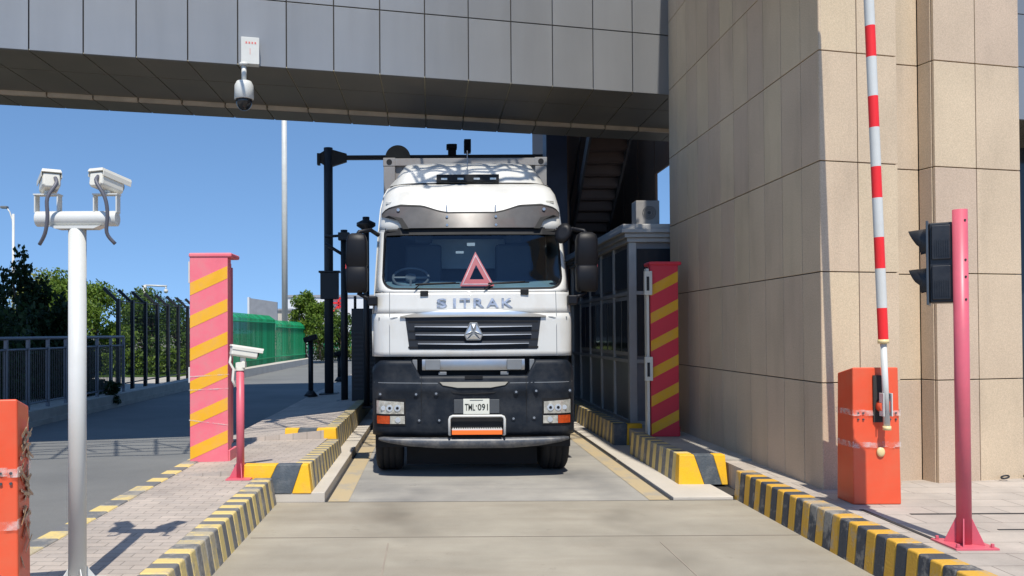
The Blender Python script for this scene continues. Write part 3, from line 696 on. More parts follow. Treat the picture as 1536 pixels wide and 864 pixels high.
# ------------------------------------------------------------------ bullet camera (local: lens looks to +y, z=0 is the underside of its bracket)
def camera_body(t, M4, L_=.34, w_=.125, h_=.12, cable=None, hood=True):
    b = MB()
    prof = [(-w_/2,-h_*.35),(-w_*.36,-h_/2),(w_*.36,-h_/2),(w_/2,-h_*.35),(w_/2,h_*.38),(-w_/2,h_*.38)]
    rings = [[(x*s, y, z*s) for x, z in prof] for y, s in ((-L_/2,.88),(-L_/2+.015,1),(L_/2-.03,1),(L_/2-.02,.94))]
    b.loft([[M4 @ Vector(p) for p in r] for r in rings], smooth=False)
    o = b.build('housing', 'cream_plastic', t, bevel=.008)
    b = MB(); z = h_*.40
    b.hexa([(-w_*.56,-L_/2-.01,z),(w_*.56,-L_/2-.01,z),(w_*.56,L_/2+.035,z),(-w_*.56,L_/2+.035,z),(-w_*.5,-L_/2-.005,z+.02),(w_*.5,-L_/2-.005,z+.02),(w_*.5,L_/2+.035,z+.02),(-w_*.5,L_/2+.035,z+.02)], 0, M4)
    b.box(-w_*.57,-w_*.53,-L_/2,L_/2+.03,z-.03,z+.003,0,M4); b.box(w_*.53,w_*.57,-L_/2,L_/2+.03,z-.03,z+.003,0,M4)
    b.build('sun_hood', 'cream_plastic', t, bevel=.003)
    b = MB(); b.cyl((0,L_/2-.02,0),(0,L_/2-.004,0), .038, n=18, M4=M4); b.build('lens', 'dome_glass', t)
    return o
# white T post with two cameras
base = P(113, 872, 5.17)
tp = thing('camera_post', 'thick white T-shaped post carrying two surveillance cameras, left foreground', 'camera post', (-2.20, 5.17, .25), local=True)
b = MB(); b.cyl((0,0,.0),(0,0,2.20), .053, n=28); b.build('pole', 'white_paint', tp)
b = MB(); b.box(-.13,.13,-.13,.13,0,.018)
for a in range(4):
    b.poly([(.055,-.004,.018),(.12,-.004,.018),(.055,-.004,.11)], (0,.008,0), 0, RZ(a*math.pi/2+.7))
b.build('base_plate', 'white_paint', tp, bevel=.003)
b = MB(); b.cyl((-.25,0,2.265),(.25,0,2.265), .048, n=24); b.build('cross_arm', 'white_paint', tp, bevel=.003)
b = MB(); b.poly([(-.16,-.05,2.218),(-.12,-.05,2.20),(.12,-.05,2.20),(.16,-.05,2.218)], (0,.10,0)); b.build('saddle', 'white_paint', tp)
for sx, ang, tilt in ((-1, .54, -.10), (1, -.38, -.14)):
    b = MB(); c_ = sx*.182
    for e in (-.07,.07): b.box(c_+e-.004, c_+e+.004, -.03,.03, 2.30, 2.41)
    b.box(c_-.078, c_+.078, -.035,.035, 2.41, 2.418); b.cyl((c_,0,2.418),(c_,0,2.45),.022,n=14)
    b.build('bracket', 'white_paint', tp)
    Mc = T((c_, .02, 2.49)) @ RZ(ang) @ RX(tilt)
    camera_body(tp, Mc, .215, .105, .105)
    b = MB(); pts = [Mc @ Vector((.02,-.105,.01)), Mc @ Vector((.03,-.14,-.03)), Vector((c_+.045,-.13,2.38)), Vector((c_+.055,-.12,2.27)), Vector((c_+.03,-.10,2.16)), Vector((c_-.02 if sx < 0 else c_+.08,-.07,2.10))]
    # smooth the curve
    sm = []
    for k in range(len(pts)-1):
        for q_ in range(4): sm.append(pts[k].lerp(pts[k+1], q_/4))
    sm.append(pts[-1])
    for _ in range(3): sm = [sm[0]]+[(sm[i-1]+sm[i]*2+sm[i+1])/4 for i in range(1,len(sm)-1)]+[sm[-1]]
    b.tube(sm, .0115, n=10); b.build('cable_hose', 'hose', tp)
# slim pink camera post
sp = thing('camera_post', 'slim pink post with a single white camera beside the pink cabinet', 'camera post', (-2.05, 8.9, .25), local=True)
b = MB(); b.cyl((0,0,0),(0,0,1.15), .042, n=22); b.build('pole', 'pole_pink', sp)
b = MB(); b.box(-.13,.13,-.13,.13,0,.014)
for a in range(4): b.poly([(.04,-.004,.014),(.12,-.004,.014),(.04,-.004,.17)], (0,.008,0), 0, RZ(a*math.pi/2+.35))
b.build('base_plate', 'pole_pink', sp, bevel=.002)
b = MB(); b.cyl((0,0,1.15),(0,0,1.18),.05,n=18); b.box(-.04,.06,-.04,.04,1.18,1.24); b.cyl((.03,0,1.24),(.03,0,1.29),.03,n=14); b.build('bracket', 'cream_plastic', sp, bevel=.003)
camera_body(sp, T((.05,.0,1.345)) @ RZ(-1.15) @ RX(-.16), .30, .115, .11)
b = MB(); b.tube([(-.08,-.04,1.33),(-.10,-.05,1.24),(-.06,-.05,1.17),(-.07,-.05,1.05),(-.04,-.045,.98)], .014, n=8); b.build('cable_hose', 'cream_plastic', sp)

# ------------------------------------------------------------------ barrier gates
def barrier(loc, rot, label, glabel, arm_tilt, arm=True):
    t = thing('barrier_gate', label, 'barrier', loc, rot, group='orange lifting barriers', local=True)
    w_, d_, h = .40, .30, 1.20
    b = MB(); b.hexa([(-w_/2-.01,0,0),(w_/2+.01,0,0),(w_/2+.01,d_,0),(-w_/2-.01,d_,0),(-w_/2,.012,h),(w_/2,.012,h),(w_/2,d_-.01,h-.06),(-w_/2,d_-.01,h-.06)])
    b.build('body', 'orange_paint', t, bevel=.012)
    b = MB(); b.box(-.03,.05,-.008,.004,.72,1.13)
    b.build('slot', 'joint_dark', t)
    # pivot and clamp
    b = MB(); b.cyl((.04,-.09,.86),(.04,.01,.86),.055,n=20); b.build('pivot', 'orange_paint', t)
    b = MB()
    for x in (.004,.076): b.cut(); b.box(x-.005,x+.005,-.115,-.045,.78,.98)
    b.build('clamp', 'white_paint', t, bevel=.003)
    for k in range(2):
        b = MB()
        for j_ in range(8):
            x_ = -w_/2-.004+j_*(w_+.008)/8; xe = -w_/2-.004+(j_+1)*(w_+.008)/8; z = (.78 if k == 0 else .50); dz = random.uniform(-.006,.006)
            b.hexa([(x_,-.006,z+dz),(xe,-.007,z+dz),(xe,.006,z+dz),(x_,.006,z+dz),(x_,-.004+.012*z/h,z+.045+dz),(xe,-.005+.012*z/h,z+.045+dz),(xe,.02,z+.045+dz),(x_,.02,z+.045+dz)])
        b.box(-w_/2-.014,-w_/2-.002,0,d_,z,z+.05); b.box(w_/2+.002,w_/2+.012,0,d_,z,z+.05)
        b.build('tape', 'clear_tape', t)
    for k in range(4):
        b = MB(); x = (-.16,-.115,.12,.17)[k]
        for z in (.80,.745): b.cut(); b.cyl((x,-.004,z),(x,.012,z),.008,n=8)
        b.build('bolt', 'bolt', t)
    b = MB(); b.lathe([(0,-.01),(.026,-.006),(.036,.0),(.034,.012),(.022,.02),(0,.022)], (0,0,0), n=18, M4=T((.03,0,.46)) @ RX(math.pi/2) @ Matrix.Diagonal((1,1.25,1,1))); b.build('knob', 'cream_yellow', t)
    if arm:
        a = MB(); Ma = T((.04,-.08,.86)) @ RY(arm_tilt)
        a.cyl((0,0,-.17),(0,0,.56), .026, n=18, m=1, M4=Ma); a.cyl((0,0,-.20),(0,0,-.165), .034, n=16, m=2, M4=Ma)
        a.cyl((0,0,.55),(0,0,.585), .045, n=18, m=2, M4=Ma)
        z = .585; red = True
        while z < 4.75:
            L_ = .272 if red else .342
            a.cyl((0,0,z),(0,0,min(z+L_,4.75)), .041, n=22, m=0 if red else 1, M4=Ma, caps=(z+L_ > 4.75)); z += L_; red = not red
        a.build('arm', ['red_stripe','white_paint','cream_yellow'], t)
    return t
M['cream_yellow'] = mat('cream_yellow', (.80,.62,.30), .4)
rb = barrier((3.885, 7.30, .27), .0, 'orange lifting barrier with its red and white arm raised, right of the lane', '', -.030)
lb = barrier((-2.44, 4.46, .25), .25, 'orange barrier box wrapped in brown packing tape, at the left picture edge', '', .0, arm=False)
b = MB(); random.seed(3)
for k in range(46):
    z = random.uniform(.50, 1.02) if k < 38 else random.uniform(.28,.55)
    y = random.uniform(0,.22); L_ = random.uniform(.06,.16); a = random.choice([random.gauss(.5,.35), random.gauss(-.5,.3)])
    Mx = T((.2065+random.uniform(0,.012), y, z)) @ RX(a) @ RZ(random.uniform(-.12,.12)) @ RY(random.uniform(-.4,.4))
    b.hexa([(0,0,0),(.002,0,0),(.004,min(L_,.29-y),0),(.0,min(L_,.29-y),0),(0,0,.014),(.003,0,.02),(.003,min(L_,.29-y),.012),(0,min(L_,.29-y),.016)], 0, Mx)
b.build('brown_tape', 'brown_tape', lb)

# ------------------------------------------------------------------ traffic light
tl = thing('traffic_light', 'black two-lamp traffic light on a pink pole, turned away, at the right kerb', 'traffic light', (3.76, 5.92, .27), local=True)
b = MB(); b.cyl((0,0,0),(0,0,2.38), .048, n=26); b.build('pole', 'pole_pink', tl)
b = MB(); b.box(-.15,.15,-.15,.15,0,.014)
for a in range(4): b.poly([(.046,-.004,.014),(.125,-.004,.014),(.046,-.004,.20)], (0,.008,0), 0, RZ(a*math.pi/2-.6))
for sx in (-1,1):
    for sy in (-1,1): b.cyl((sx*.12,sy*.12,.014),(sx*.12,sy*.12,.04),.012,n=6)
b.build('base_plate', 'pole_pink', tl, bevel=.002)
b = MB()
for z in (2.30,2.02,1.90,1.74): b.cut(); b.cyl((.005,-.051,z),(.005,-.04,z),.008,n=10)
b.build('bolt_hole', 'joint_dark', tl)
Mt = T((-.03,.03,0)) @ RZ(-.58) @ Matrix.Diagonal((.82,1,1,1))       # lamps look to local -x
z0_, z1_ = 1.72, 2.30
b = MB(); b.box(-.185,.0,.0,.26,z0_,z1_,0,Mt); hb = b.build('housing', 'traffic_black', tl, bevel=.012)
b = MB()
for zc in (1.865, 2.155): b.cut(); b.box(-.165,-.02,-.018,-.001,zc-.125,zc+.125,0,Mt); 
b.build('back_cover', 'traffic_black', hb, bevel=.014)
b = MB()
for zc in (1.865, 2.155):
    for k in range(7): b.box(-.14+k*.017,-.133+k*.017,-.024,-.019,zc-.10,zc+.02,0,Mt)
b.build('rib', 'traffic_black', hb)
b = MB(); b.box(-.205,-.186,-.03,.29,z0_-.015,z1_+.015,0,Mt); b.build('front_frame', 'bolt', hb, bevel=.004)
b = MB(); b.box(.0,.055,.02,.10,z0_-.03,z1_+.02,0,Mt); b.build('mounting_bar', 'black', tl)
for zc in (1.865, 2.155):
    b = MB(); n_ = 18
    # visor: part of a cone open below
    rings = []
    for xx, rr, cut in ((-.207,.118,1.0),(-.33,.110,.35)):
        ring = []
        for k in range(n_+1):
            a = -math.pi*.02+math.pi*1.04*k/n_
            zz_ = math.sin(a)*rr; yy = math.cos(a)*rr
            ring.append((xx, yy+.13, zz_))
        rings.append(ring)
    q = []
    for k in range(n_+1):
        a = math.pi*(-.15+1.3*k/n_); rr = .118; up = max(0, math.sin(a))
        q.append((math.cos(a)*rr+.13, math.sin(a)*rr+zc, .055+.09*up**.6))
    vs = []
    for (yy, zz_, L_) in q: vs.append((-.205,yy,zz_)); vs.append((-.205-L_,.13+(yy-.13)*.93,zz_-.012))
    vs2 = [(x+.0, .13+(y-.13)*.965, zc+(z-zc)*.965) for x, y, z in vs]
    nn_ = len(vs); fs = []
    for k in range(len(q)-1):
        a0_, a1_, a2_, a3_ = 2*k, 2*k+1, 2*k+3, 2*k+2
        fs += [(a0_,a1_,a2_,a3_), (nn_+a3_,nn_+a2_,nn_+a1_,nn_+a0_), (a1_,nn_+a1_,nn_+a2_,a2_)]
    b.add(vs+vs2, fs, 0, True, Mt); b.build('visor', 'traffic_black', tl)
    b = MB(); b.cyl((-.20,.13,zc),(-.212,.13,zc),.10,n=24,M4=Mt); b.build('lamp', 'lamp_off', tl) if 'lamp_off' in M else None
M['lamp_off'] = mat('lamp_off', (.10,.03,.02), .2)
for zc in (1.865, 2.155):
    b = MB(); b.cyl((-.20,.13,zc),(-.212,.13,zc),.10,n=24,M4=Mt); b.build('lamp', 'lamp_off', tl)

# ------------------------------------------------------------------ dome camera on the bridge
c0 = bp(-2.57, .0, 0)
dc = thing('dome_camera', 'white dome camera hanging under a white junction box on the bridge front', 'camera', (c0.x, c0.y-.15, 4.84), math.atan(SL), local=True)
def zd(py): return H0+(498-py)/108.8-4.84
b = MB(); b.box(-.02,.225,-.005,.13, zd(97), zd(57)); jb = b.build('junction_box', 'white_paint', dc, bevel=.006)
b = MB()
for k in range(4): b.box(.04+k*.04,.062+k*.04,-.008,-.0055,zd(67),zd(64))
b.box(.098,.104,-.008,-.0055,zd(83),zd(74))
b.build('lettering', 'red_mark', jb)
b = MB(); b.cyl((.02,.04,zd(99)),(.02,.04,zd(95)),.06,n=20); b.cyl((.02,.04,zd(125)),(.02,.04,zd(98)),.034,n=20); b.build('drop_arm', 'white_paint', dc)
b = MB(); b.lathe([(.035,zd(121)),(.10,zd(123)),(.128,zd(129)),(.132,zd(149)),(.118,zd(150))], (.02,.04,0), n=32); b.build('dome_housing', 'white_paint', dc)
b = MB(); zc = zd(150)-.0; b.lathe([(.114,.0)]+[(.114*math.cos(t*math.pi/16), -.15*math.sin(t*math.pi/16)) for t in range(1,8)]+[(.002,-.15)], (.02,.04,zc), n=32); b.build('dome_glass', 'dome_glass', dc)

# ------------------------------------------------------------------ dark steel gantry behind the truck
gy = 20.6
gt = thing('camera_gantry', 'black steel gantry arm reaching from a tall post across above the white truck', 'gantry', (-2.55, gy, .3))
pc_ = P(493, 400, gy); tz = P(493,222,gy).z
b = MB(); b.cyl((pc_.x,gy,.28),(pc_.x,gy,tz), .112, n=24); b.build('column', 'dark_post', gt)
b = MB(); b.box(pc_.x-.22,pc_.x+.22,gy-.22,gy+.22,.27,.31); b.build('base_plate', 'dark_post', gt)
az = P(600,236,gy).z
b = MB(); xe = P(833,236,gy).x; b.box(P(520,236,gy).x, xe, gy-.06, gy+.06, az-.055, az+.045); b.build('arm', 'dark_post', gt)
b = MB()
for s_ in (-1,1):
    L_ = .22 if s_ < 0 else .46; b.cut()
    b.hexa([(pc_.x,gy-.07,az-.25),(pc_.x,gy+.07,az-.25),(pc_.x,gy+.07,az+.22),(pc_.x,gy-.07,az+.22),(pc_.x+s_*L_,gy-.05,az-.11),(pc_.x+s_*L_,gy+.05,az-.11),(pc_.x+s_*L_,gy+.05,az+.09),(pc_.x+s_*L_,gy-.05,az+.09)])
b.cut(); b.box(pc_.x-.27,pc_.x-.20,gy-.08,gy+.08,az-.18,az+.10)
b.build('gusset', 'dark_post', gt)
q_ = P(597,238,gy); b = MB(); b.cyl((q_.x,gy-.12,q_.z),(q_.x,gy-.02,q_.z), .31, n=40); b.build('round_loudspeaker', 'soffit', gt)
for (px_, py_, w_, hh) in ((678,217,.10,.30),(701,210,.085,.42)):
    q_ = P(px_, py_, gy); b = MB(); b.box(q_.x-w_, q_.x+w_, gy-.12, gy+.12, q_.z, az+.02) if px_ < 690 else b.box(q_.x-w_, q_.x+w_, gy-.12, gy+.12, az+.1, q_.z)
    if px_ < 690: b.box(q_.x-w_*1.4, q_.x+w_*1.2, gy-.14, gy+.1, q_.z-.12, q_.z-.01)
    b.cyl((q_.x,gy,az),(q_.x,gy,az+.15),.03,n=8); b.build('camera', 'black', gt, bevel=.02)
q0 = P(482,410,gy-.1); q1 = P(509,449,gy-.1)
b = MB(); b.box(q0.x, q1.x, gy-.32, gy-.115, q1.z, q0.z); b.box(q0.x-.04, q1.x+.04, gy-.34, gy-.10, q0.z, q0.z+.05); b.build('control_box', 'gunmetal', gt, bevel=.01)
# lower posts between gantry and truck
def post(name, px_, Y, ytop, r, label, fl=True):
    q_ = P(px_, ytop, Y); t = thing(name, label, 'post', (q_.x, Y, .35), group='black steel posts beside the truck')
    b = MB(); b.cyl((q_.x,Y,.3),(q_.x,Y,q_.z), r, n=18); b.build('pole', 'gunmetal', t)
    b = MB(); b.box(q_.x-.16,q_.x+.16,Y-.16,Y+.16,.30,.34); b.build('base_plate', 'gunmetal', t)
    if fl:
        b = MB(); b.lathe([(.05,-.30),(.07,-.24),(.19,-.16),(.19,-.10),(.07,-.04),(.07,.02)], (q_.x,Y,q_.z), n=18); b.build('head', 'gunmetal', t)
    return t, q_
t_, q_ = post('sensor_post', 516, 18, 345, .075, 'black sensor post with a side arm, just left of the truck mirror', False)
b = MB(); b.cyl((q_.x,18,q_.z-.12),(q_.x-.42,18,q_.z-.14),.03,n=8); b.cyl((q_.x,18,q_.z-.55),(q_.x-.40,18,q_.z-.30),.035,n=8); b.box(q_.x-.12,q_.x+.12,17.9,18.1,q_.z-.22,q_.z-.06); b.build('side_arm', 'gunmetal', t_)
post('sensor_post', 549, 16.6, 327, .062, 'black post with a flanged head behind the truck mirror')
# dark cabinet / gate leaf between the posts
q0 = P(527, 452, 17.4); q1 = P(556, 585, 17.4)
gl_ = thing('louvre_cabinet', 'tall dark louvred equipment cabinet standing behind the truck mirror', 'cabinet', (q0.x, 17.4, .35))
b = MB(); b.box(q0.x, q1.x+.2, 17.4, 17.8, .33, q0.z-.15); b.build('body', 'gunmetal', gl_, bevel=.01)
b = MB()
for k in range(14): b.cut(); b.box(q0.x+.05, q1.x+.15, 17.375, 17.398, .6+k*.09, .64+k*.09)
b.build('louvre', 'dark_post', gl_)
b = MB()
for x in (.06,.28,.5): b.cut(); b.cyl((q0.x+x,17.6,q0.z-.15),(q0.x+x,17.6,q0.z+.12),.03,n=8)
b.build('pipe', 'gunmetal', gl_)
# small dark reader posts on the shaded island
for px_, Y, ty, lab in ((466, 20.0, 508, 'slim black card reader post left of the tall gantry post'), (509, 26, 530, 'small black reader post behind the gantry post')):
    q_ = P(px_, ty, Y); t = thing('reader_post', lab, 'post', (q_.x, Y, .3), group='card reader posts')
    b = MB(); b.cyl((q_.x,Y,.28),(q_.x,Y,q_.z),.06,n=14); b.cyl((q_.x,Y,.28),(q_.x,Y,.42),.17,.07,n=14); b.build('pole', 'gunmetal', t)
    b = MB(); b.box(-.16,.16,-.12,.12,-.06,.07,0,T((q_.x,Y,q_.z)) @ RY(-.3)); b.build('reader_head', 'black', t, bevel=.02)

# ------------------------------------------------------------------ the truck
TX, TY = .506, 10.2
def tpt(px_, py_, d=0.0):
    Y = TY+d; return ((px_-648)*Y/F-TX, d, H0-(py_-498)*Y/F)
trk = thing('tractor_truck', 'white high-roofed tractor truck with dark bumper facing the viewer in the lane', 'truck', (TX, TY, 0), local=True)
def lerp_tab(tab, v):
    for (a, fa), (c, fc) in zip(tab[:-1], tab[1:]):
        if v <= c: return fa+(fc-fa)*max(0, (v-a))/(c-a)
    return tab[-1][1]
RAKE = [(.4,.0),(1.46,.0),(1.5,.02),(2.0,.035),(2.31,.09),(3.09,.34),(3.41,.44),(3.60,.54),(3.70,.64),(3.76,.80)]
HW = [(1.46,1.235),(1.5,1.243),(2.03,1.25),(2.05,1.235),(2.31,1.225),(3.09,1.19),(3.41,1.165),(3.60,1.125),(3.70,1.08),(3.76,1.03)]
def yf(x, z):
    ax = abs(x); hw = lerp_tab(HW, z)
    e = max(0, (ax-(hw-.20))/.20)
    return lerp_tab(RAKE, z)+.07*(ax/1.2)**2+.20*(1-math.sqrt(max(0,1-e*e)))
def sheet(b, zs, xf, m=0, smooth=True):
    """front surface patch; xf = fractions of the half width"""
    vs = []; n = len(xf)
    for z in zs:
        hw = lerp_tab(HW, z)
        for f_ in xf: vs.append((f_*hw, yf(f_*hw, z), z))
    fs = [(i*n+k, i*n+k+1, (i+1)*n+k+1, (i+1)*n+k) for i in range(len(zs)-1) for k in range(n-1)]
    b.add(vs, fs, m, smooth)
XF = [-1,-.995,-.98,-.955,-.92,-.88,-.84,-.7,-.5,-.3,-.1,.1,.3,.5,.7,.84,.88,.92,.955,.98,.995,1]
b = MB()
sheet(b, [1.50,1.56,1.65,1.8,1.95,2.03], XF)
sheet(b, [2.035,2.1,2.2,2.26,2.29], XF)
sheet(b, [3.11,3.2,3.3,3.41,3.5,3.60,3.66,3.70,3.74,3.76], XF)
# windscreen outline (rounded lower corners) and the surrounding band
WS0, WS1 = 2.29, 3.11
def ws_outline():
    o = []; L_, B_, T_ = 1.13, 2.33, 3.105; r = .16; r2 = .05
    LT = 1.115
    for k in range(9): a = math.pi*(1+.5*k/8); o.append((-L_+r+math.cos(a)*r, B_+r+math.sin(a)*r))
    for k in range(1,10): o.append((-L_+r+(2*L_-2*r)*k/10, B_-.012*math.sin(math.pi*k/10)))
    for k in range(9): a = math.pi*(1.5+.5*k/8); o.append((L_-r+math.cos(a)*r, B_+r+math.sin(a)*r))
    for k in range(1,6): o.append((L_+(LT-L_)*k/6, B_+r+(T_-r2-B_-r)*k/6))
    for k in range(5): a = math.pi*(0+.5*k/4); o.append((LT-r2+math.cos(a)*r2, T_-r2+math.sin(a)*r2))
    for k in range(1,10): o.append((LT-r2-(2*LT-2*r2)*k/10, T_))
    for k in range(5): a = math.pi*(.5+.5*k/4); o.append((-LT+r2+math.cos(a)*r2, T_-r2+math.sin(a)*r2))
    for k in range(1,6): o.append((-LT+(-L_+LT)*k/6, T_-r2-(T_-r2-B_-r)*k/6))
    return o
wo = ws_outline()
def outer_pt(x, z):
    cz = 2.7; zz_ = z-cz; fx = abs(x)/1.13; fz = abs(zz_)/.375
    if fx >= fz: 
        hw = lerp_tab(HW, min(WS1,max(WS0,z))); return (math.copysign(hw, x), min(WS1, max(WS0, cz+zz_/max(fx,.01)*1.06 if fz > .9 else z)))
    return (x*(1.08 if fx > .9 else 1), WS1 if zz_ > 0 else WS0)
inn = [(x, yf(x,z)+.0, z) for x, z in wo]
mid = []; out_ = []
for x, z in wo:
    ox, oz = outer_pt(x, z); out_.append((ox, yf(ox,oz), oz)); mx_, mz_ = (x*.45+ox*.55, z*.5+oz*.5); mid.append((mx_, yf(mx_,mz_), mz_))
b.loft([out_, mid, inn], smooth=True, cap=False)
# corner fills of the band
for sx in (-1,1):
    hw0 = lerp_tab(HW, WS0); hw1 = lerp_tab(HW, WS1)
# sides
def side(b, zs, y1=2.05):
    for sx in (-1,1):
        vs = []
        for z in zs:
            hw = lerp_tab(HW, z); y0_ = yf(hw, z)
            for t in (0,.3,.6,1): vs.append((sx*(hw+.012*math.sin(t*3)), y0_+(y1-y0_)*t, z))
        b.add(vs, [(i*4+k, i*4+k+1, (i+1)*4+k+1, (i+1)*4+k) for i in range(len(zs)-1) for k in range(3)], 0, True)
side(b, [1.50,1.8,2.03]); side(b, [2.035,2.29,2.7,3.11,3.41,3.6,3.7,3.76])
# roof
zt_ = 3.76; hwt = lerp_tab(HW, zt_)
vs = []; rows = []
for t, dz in ((0,0),(.15,.03),(.5,.05),(1,.05)):
    for f_ in XF:
        x = f_*hwt; y0_ = yf(x, zt_); vs.append((x, y0_+(2.05-y0_)*t, zt_+dz*(1-abs(f_)**3)))
n = len(XF); b.add(vs, [(i*n+k, i*n+k+1, (i+1)*n+k+1, (i+1)*n+k) for i in range(3) for k in range(n-1)], 0, True)
b.add([(-1.24,2.05,1.5),(1.24,2.05,1.5),(1.2,2.05,3.1),(1.03,2.05,3.76),(-1.03,2.05,3.76),(-1.2,2.05,3.1)], [(5,4,3,2,1,0)])
shell = b.build('cab_body', 'truck_white', trk, fix=False)
sol = shell.modifiers.new('solid', 'SOLIDIFY'); sol.thickness = .015; sol.offset = -1 ; sol.use_even_offset = False
# air deflector on the roof
b = MB(); rings = []
for (y, z, hw) in ((.78,3.77,1.05),(.90,3.93,1.03),(1.15,4.08,1.0),(1.5,4.17,.98),(2.05,4.20,.97)):
    ring = []; zb0 = 3.76
    for k in range(29):
        u = -1+2*k/28; a = abs(u)
        prof = (1-max(0,(a-.84)/.16)**2.6)
        ring.append((u*(hw+ (.02 if a > .95 else 0)), y+.06*u*u+.16*max(0,(a-.7)/.3)**2, zb0+(z-zb0)*prof+ (.0)))
    rings.append(ring)
b.loft(rings, cap=False, closed=False)
b.add([rings[-1][k] for k in range(29)]+[(1,2.05,3.7),(-1,2.05,3.7)], [list(range(30,-1,-1))])
b.build('air_deflector', 'truck_white', trk, fix=False)
v0 = tpt(656,275,.74); v1 = tpt(750,263,.74)
b = MB(); b.box(v0[0], v1[0], .74, .80, 3.775, 3.872); vt = b.build('roof_vent', 'black', trk, bevel=.004)
b = MB()
for k in range(4): b.cut(); x = v0[0]+.06+k*(v1[0]-v0[0]-.18)/3; b.box(x, x+.08, .732, .742, 3.80, 3.825)
b.build('marker_lamp', 'lens_glass', vt)
b = MB(); q_ = tpt(702,245,1.0); b.cyl((q_[0],.86,3.80),(q_[0],.9,4.22),.006,n=6); b.build('antenna', 'satin', trk)
for px_ in (585.5, 826.5):
    q_ = tpt(px_, 303, .5); x = q_[0]; z = q_[2]; b = MB(); y = yf(x,z)
    b.hexa([(x-.055,y-.012+(.014 if x<0 else -.014),z-.018),(x+.055,y-.012-(.014 if x<0 else -.014),z-.018),(x+.055,y+.02,z-.018),(x-.055,y+.02,z-.018),(x-.055,y+.005+(.014 if x<0 else -.014),z+.018),(x+.055,y+.005-(.014 if x<0 else -.014),z+.018),(x+.055,y+.03,z+.018),(x-.055,y+.03,z+.018)])
    b.build('clearance_lamp', 'lens_glass', trk, bevel=.006)
# glass and gasket
b = MB(); cz = 2.71
vs = [(x, yf(x,z)+.012, z) for x, z in wo]
n = len(wo)
mid_r = [(x*.6, yf(x*.6, cz+(z-cz)*.6)+.012, cz+(z-cz)*.6) for x, z in wo]
mid_q = [(x*.25, yf(x*.25, cz+(z-cz)*.25)+.012, cz+(z-cz)*.25) for x, z in wo]
b.loft([vs, mid_r, mid_q], cap=False); b.add(mid_q, [list(range(n))], 0, True)
b.build('windscreen', 'windscreen', trk, fix=False)
b = MB()
def rim(pts, s_out, s_in, off):
    o1 = [(x*1.0, yf(x,z)-off, z) for x, z in pts]
    i1 = []
    for x, z in pts:
        xi = x*(1-s_in/1.12); zi = cz+(z-cz)*(1-s_in/.375); i1.append((xi, yf(xi,zi)-off, zi))
    i2 = [(x, y+.03, z) for x, y, z in i1]
    return [o1, i1, i2]
b.loft(rim(wo,0,.022,.004), cap=False, smooth=False); 
# black band along the top of the glass
xs = [-1.1+.2*k for k in range(12)]
b.add([(x, yf(x,3.125)-.006, 3.125) for x in xs]+[(x, yf(x,3.03)-.006, 3.03) for x in xs], [(k,k+1,13+k,12+k) for k in range(11)])
b.build('windscreen_seal', 'black', trk, fix=False)
# interior
b = MB()
b.box(-1.15,1.15,1.9,1.93,1.6,3.6); b.box(-1.15,1.15,.4,1.9,1.6,1.62); b.box(-1.15,1.15,.62,1.9,3.35,3.37); b.build('cab_interior', 'interior', trk)
b = MB(); q0 = tpt(645,397,1.7); q1 = tpt(758,362,1.7); b.box(q0[0],q1[0],1.70,1.72,q0[2]-.06,q1[2]+.03); b.build('rear_curtain', 'interior_grey', trk, bevel=.005)
b = MB(); b.hexa([(-1.12,.22,2.1),(1.12,.22,2.1),(1.12,.85,2.1),(-1.12,.85,2.1),(-1.12,.22,2.34),(1.12,.22,2.34),(1.12,.80,2.48),(-1.12,.80,2.48)]); b.build('dashboard', 'dash', trk, bevel=.03)
for sx, lab in ((-.62,''),(.62,'')):
    b = MB(); b.box(sx-.25,sx+.25,1.2,1.35,2.2,3.0); b.box(sx-.13,sx+.13,1.22,1.33,3.02,3.2); b.box(sx-.25,sx+.25,.9,1.3,2.1,2.3); b.build('seat', 'interior', trk, bevel=.04)
q_ = tpt(617,415,.75); b = MB(); c_ = Vector((q_[0], .60, q_[2]-.02)); Ms = T(c_) @ RX(-.95)
b.tube([Ms @ Vector((math.cos(t*math.pi/16)*.23, 0, math.sin(t*math.pi/16)*.23)) for t in range(33)], .017, n=8)
for a in (0, math.pi, -math.pi/2): b.cyl((0,0,0),(math.cos(a)*.22,0,math.sin(a)*.22),.015,n=6,M4=Ms)
b.cyl((0,-.02,0),(0,.03,0),.07,n=18,M4=Ms); b.build('steering_wheel', 'grey_plastic', trk)
b = MB(); q_ = tpt(707,367,.36); b.box(q_[0]-.05,q_[0]+.05,.335,.345,q_[2]-.02,q_[2]+.02); b.cut(); q_ = tpt(690,379,.34); b.box(q_[0]-.05,q_[0]+.05,.30,.305,q_[2]-.015,q_[2]+.015); b.build('sticker', 'white_paint', trk)
